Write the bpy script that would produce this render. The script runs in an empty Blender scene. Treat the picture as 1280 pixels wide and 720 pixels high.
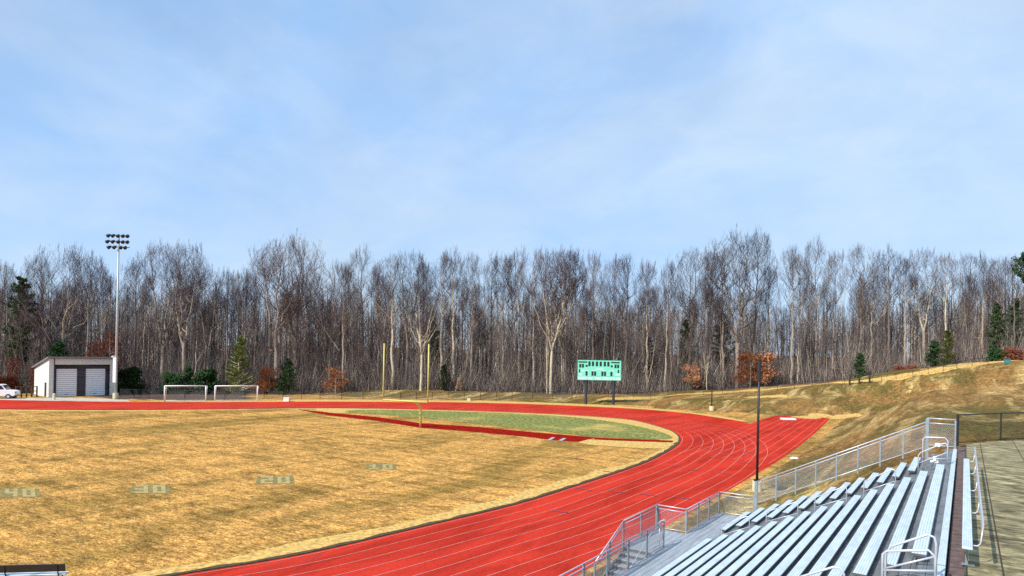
import bpy, math, random
import numpy as np
from mathutils import Vector, Matrix
rnd = random.Random(7)
scene = bpy.context.scene
col = scene.collection
R = math.radians

# ------------------------------------------------------------------ camera constants
CH, PSI, Y0, ROLL, F = 8.623, 0.605, 441.05, 0.02, 820.0
_fw = np.array([-math.sin(PSI), math.cos(PSI), 0.0]); _r0 = np.array([math.cos(PSI), math.sin(PSI), 0.0]); _u0 = np.array([0, 0, 1.0])
_r = math.cos(ROLL)*_r0 + math.sin(ROLL)*_u0; _u = -math.sin(ROLL)*_r0 + math.cos(ROLL)*_u0
def ray(x, y): return _fw + (x-640)/F*_r - (y-Y0)/F*_u
def at(x, y, z=0.0):
    d = ray(x, y); t = (z-CH)/d[2]
    return Vector((t*d[0], t*d[1], z))
def atd(x, y, dep):
    d = ray(x, y)*dep
    return Vector((d[0], d[1], CH+d[2]))

# ------------------------------------------------------------------ terrain
TOE = [(-11.0,-60),(-11.0,46),(-12.0,62),(-14.8,108),(-24,103),(-36,101),(-49,102.5),(-62,97),(-74,92),(-92,82),(-125,72),(-240,66),(-240,-160),(-11,-160)]
CTRL = [(-2,-20,4.8),(-2,10,4.8),(-1,32,4.75),(8,10,4.7),(25,10,4.7),(8,35,4.72),(25,40,5),(0,48,4.9),(-1,60,4.8),(12,60,5.8),(-3,78,5.2),(18,85,8),
        (-60,112,.7),(-50,118,.7),(-75,118,.8),(-110,105,1.2),(-150,110,2.2),(-60,160,2.5),(-110,160,4),(-180,150,5),(-100,260,9),(0,220,8.5),
        (60,220,10),(100,120,10),(60,60,8),(-250,110,4),(-260,260,10),(-35,112,1.2),(-24,113,1.6),(-14,114,1.9)]
def _crest():
    o = []
    for x, y, d in [(760,497,122),(800,495,125),(850,492,130),(900,489,135),(960,485,138),(1007,480.5,138),(1060,476,134),(1100,471.5,130),(1150,464,122),(1190,458.5,117),(1227,453,112),(1280,448.5,102),(1340,446,96)]:
        p = atd(x, y, d); o.append((p.x, p.y, p.z)); q = atd(x, y, d+28); o.append((q.x, q.y, p.z-.8))
    return o
CT = np.array(CTRL+_crest())
def _polydist(px, py):
    d = np.full(px.shape, 1e9); inside = np.zeros(px.shape, bool); n = len(TOE)
    for i in range(n):
        ax, ay = TOE[i]; bx, by = TOE[(i+1) % n]
        ex, ey = bx-ax, by-ay
        t = np.clip(((px-ax)*ex+(py-ay)*ey)/(ex*ex+ey*ey), 0, 1)
        d = np.minimum(d, np.hypot(px-ax-t*ex, py-ay-t*ey))
        c = ((ay > py) != (by > py)) & (px < (bx-ax)*(py-ay)/((by-ay) if by != ay else 1e-9)+ax)
        inside ^= c
    return np.where(inside, 0, d)
def terrain(px, py):
    px = np.atleast_1d(np.asarray(px, float)); py = np.atleast_1d(np.asarray(py, float))
    w = np.zeros(px.shape); s = np.zeros(px.shape)
    for cx, cy, cz in CT:
        k = 1/((px-cx)**2+(py-cy)**2+60)**2
        w += k; s += k*cz
    d = _polydist(px, py)
    t = np.clip(d/11.5, 0, 1); t = t*t*(3-2*t)
    h = s/w*t
    far = np.clip((np.hypot(px, py)-320)/500, 0, 1); h = h*(1-far)+11*far
    h += t*(.10*np.sin(px*.31+py*.17)+.07*np.sin(py*.45-px*.23)+.05*np.sin(px*.9)*np.cos(py*.8))
    # cut below the grandstand, and the level bed of the plaza
    deck = np.clip((px+10.0)/9.5, 0, 1)*4.2+.1
    m = (py < 33.3) & (px > -11.5) & (px < -.2)
    h = np.where(m, np.minimum(h, np.maximum(deck-.75, 0)), h)
    m2 = (py < 40.5) & (px > -.3)
    h = np.where(m2, np.minimum(h, 4.68), h)
    return h
def gz(x, y): return float(terrain(x, y)[0])
def gat(x, y, d0=60, d1=260):
    """first ground point hit by the view ray beyond distance d0"""
    d = ray(x, y); t = np.arange(d0, d1, .5)
    X, Y, Z = t*d[0], t*d[1], CH+t*d[2]
    h = terrain(X, Y); b = np.nonzero(Z <= h)[0]
    i = b[0] if len(b) else len(t)-1
    return Vector((X[i], Y[i], float(h[i])))

# ------------------------------------------------------------------ materials
def newmat(name):
    m = bpy.data.materials.new(name); m.use_nodes = True
    nt = m.node_tree; nt.nodes.clear()
    out = nt.nodes.new('ShaderNodeOutputMaterial'); b = nt.nodes.new('ShaderNodeBsdfPrincipled')
    nt.links.new(b.outputs[0], out.inputs[0])
    return m, nt, b
def N(nt, t, **kw):
    n = nt.nodes.new(t)
    for k, v in kw.items():
        if k in n.inputs: n.inputs[k].default_value = v
        else: setattr(n, k, v)
    return n
def coord(nt, kind='Object', scale=(1,1,1), rot=(0,0,0)):
    if kind == 'World':
        g = nt.nodes.new('ShaderNodeNewGeometry'); o = g.outputs['Position']
    else:
        g = nt.nodes.new('ShaderNodeTexCoord'); o = g.outputs[kind]
    mp = nt.nodes.new('ShaderNodeMapping'); mp.inputs['Scale'].default_value = scale; mp.inputs['Rotation'].default_value = rot
    nt.links.new(o, mp.inputs[0]); return mp.outputs[0]
def noise(nt, vec, s, det=4, rough=.6, dist=0):
    n = nt.nodes.new('ShaderNodeTexNoise'); n.inputs['Scale'].default_value = s; n.inputs['Detail'].default_value = det
    n.inputs['Roughness'].default_value = rough; n.inputs['Distortion'].default_value = dist
    nt.links.new(vec, n.inputs['Vector']); return n.outputs[0]
def ramp(nt, fac, stops):
    n = nt.nodes.new('ShaderNodeValToRGB'); e = n.color_ramp.elements
    while len(e) < len(stops): e.new(.5)
    for i, (p, c) in enumerate(stops): e[i].position = p; e[i].color = (*c, 1) if len(c) == 3 else c
    nt.links.new(fac, n.inputs[0]); return n.outputs[0]
def mix(nt, fac, a, b, mode='MIX'):
    n = nt.nodes.new('ShaderNodeMix'); n.data_type = 'RGBA'; n.blend_type = mode
    for i, v in ((0, fac), (6, a), (7, b)):
        if isinstance(v, (int, float)): n.inputs[i].default_value = v
        elif isinstance(v, tuple): n.inputs[i].default_value = (*v, 1)
        else: nt.links.new(v, n.inputs[i])
    return n.outputs[2]
def bump(nt, b, h, s=.3, d=.02):
    n = nt.nodes.new('ShaderNodeBump'); n.inputs['Strength'].default_value = s; n.inputs['Distance'].default_value = d
    nt.links.new(h, n.inputs['Height']); nt.links.new(n.outputs[0], b.inputs['Normal'])
def simple(name, c, rough=.6, metal=0., vary=.25, scale=3, kind='World', spec=.5):
    m, nt, b = newmat(name)
    v = coord(nt, kind); f = noise(nt, v, scale, 5, .65)
    lo = tuple(x*(1-vary) for x in c); hi = tuple(min(1, x*(1+vary)) for x in c)
    nt.links.new(ramp(nt, f, [(.3, lo), (.7, hi)]), b.inputs['Base Color'])
    b.inputs['Roughness'].default_value = rough; b.inputs['Metallic'].default_value = metal
    b.inputs['Specular IOR Level'].default_value = spec
    return m
M = {}
def build_materials():
    # --- dormant field grass
    m, nt, b = newmat('dormant_grass')
    v = coord(nt, 'World')
    va = coord(nt, 'World', (.38,1.0,1), (0,0,R(-32)))
    base = ramp(nt, noise(nt, va, 4.5, 9, .86), [(.36, (.10,.045,.014)), (.45, (.36,.185,.055)), (.53, (.62,.35,.105)), (.64, (.92,.62,.24))])
    vs = coord(nt, 'World', (.16,.045,1), (0,0,R(-8)))
    patch = ramp(nt, noise(nt, vs, 1.0, 9, .74, .6), [(.46, (0,0,0)), (.58, (1,1,1))])
    green = ramp(nt, noise(nt, v, 3.5, 7, .8), [(.36, (.045,.035,.008)), (.54, (.19,.135,.03)), (.68,(.44,.28,.07))])
    c = mix(nt, mix(nt, 1.0, patch, (.62,.62,.62), 'MULTIPLY'), base, green)
    vs2 = coord(nt, 'World', (.55,.02,1), (0,0,R(2)))
    streak = ramp(nt, noise(nt, vs2, 1.0, 3, .6), [(.54, (0,0,0)), (.66, (.45,.45,.45))])
    c = mix(nt, streak, c, green)
    md = ramp(nt, noise(nt, coord(nt, 'World', (.22,.85,1), (0,0,R(-33))), 1.1, 8, .78, .4), [(.37, (.60,.60,.46)), (.48, (1.08,1.08,1.0)), (.60, (1.55,1.52,1.35))])
    c = mix(nt, 1.0, c, md, 'MULTIPLY')
    gr = ramp(nt, noise(nt, coord(nt, 'World', (.42,1.2,1), (0,0,R(-34))), 12.0, 6, .92), [(.43, (.27,.20,.15)), (.50, (.95,.92,.90)), (.60, (1.35,1.3,1.2))])
    c = mix(nt, 1.0, c, gr, 'MULTIPLY')
    nt.links.new(c, b.inputs['Base Color']); b.inputs['Roughness'].default_value = .95; b.inputs['Specular IOR Level'].default_value = .1
    bump(nt, b, noise(nt, va, 11, 6, .85), .5, .04); M['field'] = m
    # --- hill / rough ground
    m, nt, b = newmat('hill_grass')
    v = coord(nt, 'World')
    base = ramp(nt, noise(nt, v, 1.9, 9, .8), [(.32, (.06,.035,.014)), (.45, (.23,.125,.042)), (.55, (.40,.225,.075)), (.68, (.66,.40,.14))])
    grn = ramp(nt, noise(nt, v, 2.3, 7, .75), [(.35, (.05,.05,.014)), (.6, (.17,.155,.04)), (.75,(.38,.27,.09))])
    p1 = ramp(nt, noise(nt, coord(nt, 'World', (.07,.05,.2)), 1.3, 6, .62, .5), [(.46, (0,0,0)), (.58, (.9,.9,.9))])
    c = mix(nt, p1, base, grn)
    p3 = ramp(nt, noise(nt, coord(nt, 'World', (.42,.075,.3), (0,0,R(-28))), 1.3, 7, .72, .6), [(.46, (0,0,0)), (.60, (.85,.85,.85))])
    dk = ramp(nt, noise(nt, v, 2.8, 7, .8), [(.38, (.05,.035,.012)), (.56, (.20,.125,.035)), (.70, (.42,.25,.08))])
    c = mix(nt, p3, c, dk)
    p2 = ramp(nt, noise(nt, coord(nt, 'World', (.30,.055,.3), (0,0,R(-28))), 1.0, 5, .6, .8), [(.50, (0,0,0)), (.64, (1,1,1))])
    brk = ramp(nt, noise(nt, v, 1.1, 7, .8), [(.42, (.1,.1,.1)), (.56, (1,1,1))])
    p2 = mix(nt, 1.0, p2, brk, 'MULTIPLY')
    straw = ramp(nt, noise(nt, v, 3, 5, .7), [(.35, (.50,.33,.11)), (.65, (.86,.66,.30))])
    c = mix(nt, p2, c, straw)
    gr = ramp(nt, noise(nt, v, 4.0, 5, .9), [(.40, (.45,.40,.34)), (.50, (.95,.93,.9)), (.60, (1.35,1.3,1.2))])
    c = mix(nt, 1.0, c, gr, 'MULTIPLY')
    nt.links.new(c, b.inputs['Base Color']); b.inputs['Roughness'].default_value = .95; b.inputs['Specular IOR Level'].default_value = .1
    bump(nt, b, noise(nt, v, 6, 6, .8), 1.0, .10); M['hill'] = m
    # --- leaf litter
    m, nt, b = newmat('leaf_litter')
    v = coord(nt, 'World')
    nt.links.new(ramp(nt, noise(nt, v, 1.4, 9, .8), [(.3, (.025,.015,.010)), (.48, (.085,.045,.025)), (.6, (.15,.075,.04)), (.74, (.32,.18,.09))]), b.inputs['Base Color'])
    b.inputs['Roughness'].default_value = .95; M['litter'] = m
    # --- pale straw
    m, nt, b = newmat('pale_straw')
    v = coord(nt, 'World')
    nt.links.new(ramp(nt, noise(nt, v, 3.5, 8, .75), [(.34, (.20,.13,.035)), (.48, (.56,.34,.085)), (.6, (.80,.52,.15)), (.72, (.92,.68,.26))]), b.inputs['Base Color'])
    b.inputs['Roughness'].default_value = .95; M['straw'] = m
    # --- green infield
    m, nt, b = newmat('green_turf')
    v = coord(nt, 'World')
    g1 = ramp(nt, noise(nt, v, 2.5, 8, .8), [(.36, (.02,.045,.004)), (.47, (.09,.125,.018)), (.57, (.36,.32,.06))])
    t1 = ramp(nt, noise(nt, coord(nt, 'World', (.12,.12,1)), 1.0, 6, .7), [(.52, (0,0,0)), (.68, (.8,.8,.8))])
    nt.links.new(mix(nt, t1, g1, (.56,.38,.10)), b.inputs['Base Color'])
    b.inputs['Roughness'].default_value = .95; M['turf'] = m
    # --- track
    m, nt, b = newmat('red_track')
    v = coord(nt, 'World')
    fine = ramp(nt, noise(nt, v, 9, 8, .75), [(.3, (.40,.026,.015)), (.7, (.72,.062,.038))])
    st = ramp(nt, noise(nt, coord(nt, 'World', (.55,.10,1)), 1.0, 7, .7, .7), [(.35, (.60,.58,.60)), (.58, (1,1,1))])
    c = mix(nt, 1.0, fine, st, 'MULTIPLY')
    sm = ramp(nt, noise(nt, coord(nt, 'World', (.9,.35,1)), .8, 5, .6, 1.2), [(.66, (0,0,0)), (.74, (.6,.6,.6))])
    c = mix(nt, sm, c, (.25,.045,.045))
    nt.links.new(c, b.inputs['Base Color']); b.inputs['Roughness'].default_value = 1.0; b.inputs['Specular IOR Level'].default_value = .0
    bump(nt, b, noise(nt, v, 30, 4, .7), .3, .01); M['track'] = m
    m2 = m.copy(); m2.name = 'dark_red_runway'
    M['runway'] = simple('dark_red_runway_surface', (.26,.012,.008), 1, 0, .45, 2, spec=0)
    # --- concrete plaza
    m, nt, b = newmat('plaza_concrete')
    v = coord(nt, 'World')
    c = ramp(nt, noise(nt, coord(nt, 'World', (.8,1.9,1)), 1.7, 10, .80, .5), [(.37, (.04,.030,.012)), (.46, (.16,.130,.058)), (.54, (.34,.285,.14)), (.66, (.64,.56,.32))])
    big = ramp(nt, noise(nt, v, .35, 4, .6), [(.3, (.75,.75,.75)), (.7, (1,1,1))])
    nt.links.new(mix(nt, 1.0, c, big, 'MULTIPLY'), b.inputs['Base Color']); b.inputs['Roughness'].default_value = .9
    bump(nt, b, noise(nt, v, 18, 5, .7), .3, .01); M['concrete'] = m
    M['pale_concrete'] = simple('pale_concrete', (.50,.44,.34), .9, 0, .25, 1.2)
    M['footing'] = simple('footing_concrete', (.62,.56,.36), .9, 0, .2, 6)
    M['joint'] = simple('joint_dark', (.03,.028,.022), .9)
    M['board_brown'] = simple('weathered_brown', (.13,.085,.075), .9, 0, .5, 6)
    # --- aluminium seat
    m, nt, b = newmat('ribbed_aluminium')
    g = coord(nt, 'Generated')
    w = nt.nodes.new('ShaderNodeTexWave'); w.wave_type = 'BANDS'; w.bands_direction = 'X'; w.inputs['Scale'].default_value = 1.6; w.inputs['Distortion'].default_value = 0
    nt.links.new(g, w.inputs[0])
    band = ramp(nt, w.outputs[1], [(.0, (.44,.52,.56)), (.35, (.60,.70,.73)), (1, (.68,.78,.80))])
    dirt = ramp(nt, noise(nt, coord(nt, 'World', (6,1.4,3)), 1.2, 6, .7), [(.35, (.78,.80,.84)), (.6, (1,1,1))])
    nt.links.new(mix(nt, 1.0, band, dirt, 'MULTIPLY'), b.inputs['Base Color'])
    b.inputs['Roughness'].default_value = .45; b.inputs['Metallic'].default_value = .08; M['seat'] = m
    # --- deck aluminium (weathered)
    m, nt, b = newmat('weathered_deck')
    c = ramp(nt, noise(nt, coord(nt, 'World', (5,1.1,5)), 1.5, 8, .75), [(.3, (.12,.125,.13)), (.5, (.20,.21,.215)), (.7, (.31,.32,.33))])
    nt.links.new(c, b.inputs['Base Color']); b.inputs['Roughness'].default_value = .55; b.inputs['Metallic'].default_value = .3; M['deck'] = m
    m, nt, b = newmat('front_deck')
    c = ramp(nt, noise(nt, coord(nt, 'World', (6,.7,5)), 1.4, 8, .75), [(.3, (.30,.32,.35)), (.55, (.42,.45,.48)), (.75, (.58,.61,.64))])
    nt.links.new(c, b.inputs['Base Color']); b.inputs['Roughness'].default_value = .45; b.inputs['Metallic'].default_value = .3; M['walk'] = m
    M['galv'] = simple('galvanised_steel', (.56,.59,.64), .4, .35, .12, 5)
    M['galv_dark'] = simple('dull_galvanised_post', (.25,.30,.33), .55, .3, .2, 5)
    M['wire'] = simple('chain_link_wire', (.40,.42,.44), .5, .4, .15, 4)
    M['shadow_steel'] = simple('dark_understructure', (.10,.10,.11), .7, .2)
    M['black'] = simple('black_paint', (.018,.018,.02), .5, 0, .2)
    M['greypole'] = simple('grey_mast', (.45,.50,.50), .5, .3, .12)
    M['yellow'] = simple('goalpost_yellow', (.62,.54,.15), .45, 0, .10)
    M['white'] = simple('white_paint', (.80,.80,.80), .5, 0, .06)
    M['line'] = simple('worn_lane_line', (.70,.26,.21), .8, 0, .30, 3)
    M['fieldline'] = simple('faded_number_paint', (.40,.30,.11), .9, 0, .5, 5)
    M['numgreen'] = simple('number_grass', (.22,.17,.05), .95, 0, .6, 4)
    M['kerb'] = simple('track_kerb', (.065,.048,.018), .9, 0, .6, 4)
    # --- block wall
    m, nt, b = newmat('painted_block_wall')
    br = nt.nodes.new('ShaderNodeTexBrick'); br.inputs['Scale'].default_value = 1; br.inputs['Brick Width'].default_value = .4; br.inputs['Row Height'].default_value = .2; br.inputs['Mortar Size'].default_value = .012
    br.inputs['Color1'].default_value = (.46,.47,.44,1); br.inputs['Color2'].default_value = (.38,.39,.37,1); br.inputs['Mortar'].default_value = (.25,.25,.23,1)
    nt.links.new(coord(nt, 'Object', (1,1,1), (R(90),0,0)), br.inputs[0]); nt.links.new(br.outputs[0], b.inputs['Base Color']); b.inputs['Roughness'].default_value = .9; M['block'] = m
    m = m.copy(); m.name = 'recess_shade_block'; M['shadeblock'] = m  # copy of the block wall with the recess shade put into its colours
    br = [n for n in m.node_tree.nodes if n.type == 'TEX_BRICK'][0]
    br.inputs['Color1'].default_value = (.035,.032,.042,1); br.inputs['Color2'].default_value = (.09,.08,.09,1); br.inputs['Mortar'].default_value = (.04,.035,.035,1)
    M['blockwhite'] = simple('pale_stucco', (.66,.67,.62), .9, 0, .15, 3)
    M['roofmetal'] = simple('grey_roof_metal', (.22,.22,.24), .5, .3, .15)
    M['door'] = simple('white_roller_door', (.88,.90,.92), .45, 0, .05)
    M['teal'] = simple('scoreboard_green', (.20,.78,.55), .5, 0, .10, 2)
    M['tealdark'] = simple('scoreboard_dark_digits', (.01,.03,.03), .5)
    M['mint'] = simple('pale_mint_panel', (.45,.85,.74), .5, 0, .08)
    M['boardframe'] = simple('scoreboard_frame', (.03,.30,.22), .5)
    M['blueblack'] = simple('navy_steel', (.025,.035,.06), .5, .2)
    M['glass'] = simple('dark_glass', (.02,.03,.05), .1)
    M['tyre'] = simple('tyre_rubber', (.02,.02,.02), .85)
    M['rust'] = simple('rusty_leaf', (.45,.12,.03), .8)
    M['brownwood'] = simple('brown_timber', (.10,.055,.03), .85, 0, .3, 4)
    M['bin'] = simple('teal_bin_plastic', (.05,.22,.22), .5)
    # --- bark with per-tree variation
    def bark(name, dark, mid, pale):
        m, nt, b = newmat(name)
        oi = nt.nodes.new('ShaderNodeObjectInfo')
        base = ramp(nt, oi.outputs['Random'], [(0, dark), (.55, mid), (1, pale)])
        v = coord(nt, 'Object', (3,3,.7))
        n = ramp(nt, noise(nt, v, 1.5, 6, .75), [(.3, (.45,.45,.45)), (.65, (1.15,1.12,1.08))])
        nt.links.new(mix(nt, 1.0, base, n, 'MULTIPLY'), b.inputs['Base Color']); b.inputs['Roughness'].default_value = .95; b.inputs['Specular IOR Level'].default_value = .1
        return m
    M['bark'] = bark('tree_bark', (.14,.115,.10), (.34,.285,.24), (.72,.62,.47))
    M['palebark'] = bark('pale_bark', (.50,.42,.30), (.62,.54,.40), (.74,.66,.50))
    M['twig'] = bark('twig_bark', (.06,.046,.056), (.11,.085,.09), (.19,.15,.14))
    m, nt, b = newmat('distant_bark')
    g = nt.nodes.new('ShaderNodeNewGeometry')
    nt.links.new(ramp(nt, g.outputs['Random Per Island'], [(0, (.05,.038,.036)), (.45, (.16,.125,.112)), (.8, (.30,.245,.215)), (1, (.62,.53,.42))]), b.inputs['Base Color'])
    b.inputs['Roughness'].default_value = .95; b.inputs['Specular IOR Level'].default_value = .1; M['distant'] = m
    def leaf(name, stops, sc=1.3):
        m, nt, b = newmat(name)
        v = coord(nt, 'World')
        nt.links.new(ramp(nt, noise(nt, v, sc, 6, .8), stops), b.inputs['Base Color'])
        b.inputs['Roughness'].default_value = .8; b.inputs['Specular IOR Level'].default_value = .15
        return m
    M['orange'] = leaf('orange_dry_leaves', [(.3, (.16,.06,.03)), (.5, (.42,.18,.09)), (.7, (.66,.35,.20))])
    M['redleaf'] = leaf('red_brown_leaves', [(.3, (.07,.02,.014)), (.5, (.20,.06,.035)), (.7, (.36,.14,.07))])
    M['tanleaf'] = leaf('tan_dry_leaves', [(.3, (.22,.11,.06)), (.5, (.42,.24,.14)), (.7, (.62,.42,.27))])
    M['pine'] = leaf('pine_needles', [(.3, (.012,.028,.010)), (.5, (.035,.07,.022)), (.7, (.09,.13,.045))])
    M['cedar'] = leaf('olive_cedar_foliage', [(.3, (.05,.07,.016)), (.5, (.16,.20,.05)), (.7, (.32,.34,.10))])
    M['shrub'] = leaf('evergreen_leaves', [(.3, (.008,.022,.008)), (.5, (.025,.06,.018)), (.7, (.07,.13,.035))])
build_materials()

# ------------------------------------------------------------------ mesh helpers
class MB:
    def __init__(s): s.v = []; s.f = []
    def add(s, vs, fs):
        o = len(s.v); s.v += [tuple(map(float, a)) for a in vs]; s.f += [tuple(i+o for i in f) for f in fs]; return s
    def box(s, a, b):
        (x0,y0,z0), (x1,y1,z1) = a, b
        return s.add([(x0,y0,z0),(x1,y0,z0),(x1,y1,z0),(x0,y1,z0),(x0,y0,z1),(x1,y0,z1),(x1,y1,z1),(x0,y1,z1)],
                     [(0,3,2,1),(4,5,6,7),(0,1,5,4),(1,2,6,5),(2,3,7,6),(3,0,4,7)])
    def obox(s, o, ex, ey, ez):
        """box from corner o along three edge vectors"""
        o, ex, ey, ez = map(Vector, (o, ex, ey, ez)); c = []
        for k in (0, 1):
            for q in ((0,0),(1,0),(1,1),(0,1)): c.append(o+ex*q[0]+ey*q[1]+ez*k)
        fs = [(0,3,2,1),(4,5,6,7),(0,1,5,4),(1,2,6,5),(2,3,7,6),(3,0,4,7)]
        if ex.cross(ey).dot(ez) < 0: fs = [f[::-1] for f in fs]
        return s.add(c, fs)
    def tube(s, pts, r, n=6, r2=None, cap=True):
        pts = [Vector(p) for p in pts]; m = len(pts)
        rs = [r+(r2-r)*i/(m-1) for i in range(m)] if r2 is not None else [r]*m
        if isinstance(r, (list, tuple)): rs = r
        vs = []; prev = None
        for i, p in enumerate(pts):
            d = (pts[min(i+1, m-1)]-pts[max(i-1, 0)]).normalized()
            a = prev if prev is not None else (Vector((0,0,1)) if abs(d.z) < .9 else Vector((1,0,0)))
            u = (a-d*a.dot(d))
            if u.length < 1e-4: u = d.orthogonal()
            u.normalize(); w = d.cross(u); prev = u
            for k in range(n):
                t = 2*math.pi*k/n; vs.append(p+(u*math.cos(t)+w*math.sin(t))*rs[i])
        fs = [(i*n+k, i*n+(k+1) % n, (i+1)*n+(k+1) % n, (i+1)*n+k) for i in range(m-1) for k in range(n)]
        if cap: fs += [tuple(range(n))[::-1], tuple((m-1)*n+k for k in range(n))]
        return s.add(vs, fs)
    def build(s, name, mat, parent=None, smooth=False):
        me = bpy.data.meshes.new(name)
        off = Vector(parent['_w']) if parent is not None and '_w' in parent else Vector((0,0,0))
        if parent is None and s.v:
            v = np.array(s.v); off = Vector(((v[:,0].min()+v[:,0].max())/2, (v[:,1].min()+v[:,1].max())/2, v[:,2].min()))
        me.from_pydata([tuple(Vector(a)-off) for a in s.v], [], s.f); me.update()
        if smooth:
            for p in me.polygons: p.use_smooth = True
        me.materials.append(mat)
        o = bpy.data.objects.new(name, me); col.objects.link(o)
        if parent is not None: o.parent = parent; o['_w'] = tuple(off)
        else: o.location = off; o['_w'] = tuple(off)
        return o
def bevel(o, w=.01, seg=1):
    md = o.modifiers.new('bevel', 'BEVEL'); md.width = w; md.segments = seg; md.limit_method = 'ANGLE'; return o
def tag(o, label=None, cat=None, group=None, kind=None):
    if label: o['label'] = label
    if cat: o['category'] = cat
    if group: o['group'] = group
    if kind: o['kind'] = kind
    return o
def empty(name, loc, label, cat, group=None):
    o = bpy.data.objects.new(name, None); col.objects.link(o); o.location = loc; o['_w'] = tuple(map(float, loc))
    o.empty_display_size = .3
    return tag(o, label, cat, group)
def lerp(a, b, t): return Vector(a)*(1-t)+Vector(b)*t
def spline(P, n=8, closed=False):
    P = [np.array(p, float) for p in P]; o = []
    m = len(P)
    for i in range(m if closed else m-1):
        p0 = P[(i-1) % m] if closed or i > 0 else 2*P[0]-P[1]
        p1 = P[i]; p2 = P[(i+1) % m]
        p3 = P[(i+2) % m] if closed or i+2 < m else 2*P[-1]-P[-2]
        for k in range(n):
            t = k/n
            o.append(.5*((2*p1)+(-p0+p2)*t+(2*p0-5*p1+4*p2-p3)*t*t+(-p0+3*p1-3*p2+p3)*t**3))
    if not closed: o.append(P[-1])
    return o
def strip(mb, A, B, z, zb=None):
    """sheet between two equally sampled polylines"""
    n = len(A)
    vs = [(a[0], a[1], z) for a in A]+[(b[0], b[1], z) for b in B]
    return mb.add(vs, [(i, i+1, n+i+1, n+i) for i in range(n-1)])
def fix_up(o):
    me = o.data
    if len(me.polygons) and sum(p.normal.z*p.area for p in me.polygons) < 0: me.flip_normals()
    return o
def offset(P, w):
    P = [np.array(p, float)[:2] for p in P]; o = []
    for i, p in enumerate(P):
        d = P[min(i+1, len(P)-1)]-P[max(i-1, 0)]; d /= np.hypot(*d)
        o.append(p+w*np.array([d[1], -d[0]]))
    return o
def resample(P, n):
    P = np.array([p[:2] for p in P]); s = np.r_[0, np.cumsum(np.hypot(*np.diff(P, axis=0).T))]
    t = np.linspace(0, s[-1], n); return np.c_[np.interp(t, s, P[:,0]), np.interp(t, s, P[:,1])]
def polysheet(name, pts, z, mat, follow=False, label=None):
    mb = MB(); n = len(pts); mb.add([(p[0], p[1], (gz(p[0], p[1])+z) if follow else z) for p in pts], [tuple(range(n))])
    o = mb.build(name, mat); return fix_up(tag(o, kind='structure'))

# ------------------------------------------------------------------ ground sheet
def build_ground():
    xs = np.concatenate([-np.geomspace(3500, 262, 16), np.arange(-250, -20, 2.5), np.arange(-20, 8, .5), np.arange(8, 120, 2.5), np.geomspace(125, 3500, 16)])
    ys = np.concatenate([-np.geomspace(3000, 45, 12), np.arange(-40, 8, 4), np.arange(8, 44, .5), np.arange(44, 300, 2.0), np.geomspace(305, 3500, 16)])
    X, Y = np.meshgrid(xs, ys); Z = terrain(X.ravel(), Y.ravel())
    flat = _polydist(X.ravel(), Y.ravel()) <= 0
    V = np.c_[X.ravel(), Y.ravel(), Z]
    nx, ny = len(xs), len(ys)
    i = np.arange(nx-1)[None,:]+nx*np.arange(ny-1)[:,None]
    Fc = np.stack([i, i+1, i+nx+1, i+nx], -1).reshape(-1, 4)
    me = bpy.data.meshes.new('ground'); me.from_pydata(V.tolist(), [], Fc.tolist()); me.update()
    for k in ('hill', 'litter', 'field'): me.materials.append(M[k])
    cen = V[Fc].mean(1)
    fwd = cen[:,0]*_fw[0]+cen[:,1]*_fw[1]; lat = cen[:,0]*_r0[0]+cen[:,1]*_r0[1]
    a = lat/np.maximum(fwd, 1)
    # wood edge: forest floor beyond
    edge = np.interp(a, [-1.0,-.78,-.6,-.4,-.15,.12,.3,.45,.58,.7,.9], [109,112,117,123,128,128,138,140,134,124,108])
    idx = np.where(fwd > edge, 1, 0)
    idx = np.where((fwd > 0) & (fwd < edge) & (flat[Fc[:,0]]) & (cen[:,0] < -12), 2, idx)
    idx = np.where((fwd < edge) & (a < -.40) & (fwd > 104.5) & (cen[:,1] > 50), 1, idx)
    me.polygons.foreach_set('material_index', idx.astype(np.int32))
    me.polygons.foreach_set('use_smooth', np.ones(len(Fc), bool))
    o = bpy.data.objects.new('ground', me); col.objects.link(o); tag(o, kind='structure')
build_ground()

# ------------------------------------------------------------------ track
inner_px = [(230,718),(380,693),(540,656),(640,632),(700,614),(796,582.5),(830,567),(846,557),(850.5,548.5),(845,541.5),(833,536),(806,528.5),(781,524),(720,519.5),(650,516),(560,513),(480,511),(400,510),(267,511.5),(133,512.5),(0,511.5)]
ip = [at(*p) for p in inner_px]
inner = [(-24.9,11.0),(-29,-2),(-36,-20)][::-1]+[(p.x, p.y) for p in ip]+[(-114,22.5),(-140,-2),(-160,-20)]
inner = spline(inner, 10)
WID = 8.35
outer_px = [(0,500),(70,501),(145,502.5),(267,502.8),(400,502.2),(480,502.6),(560,503),(650,505),(720,507.5),(800,511.5),(860,516.8),(897.5,521.6),(925,526.6),(945,531.5)]
op = [at(*p) for p in outer_px]
near_outer = spline([(-27,-20),(-15,0),(-12.6,13),(-12.35,27),(-12.5,43.2),(-12.95,61.9),(-14.2,82),(-16.06,105.1)], 10)
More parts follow.
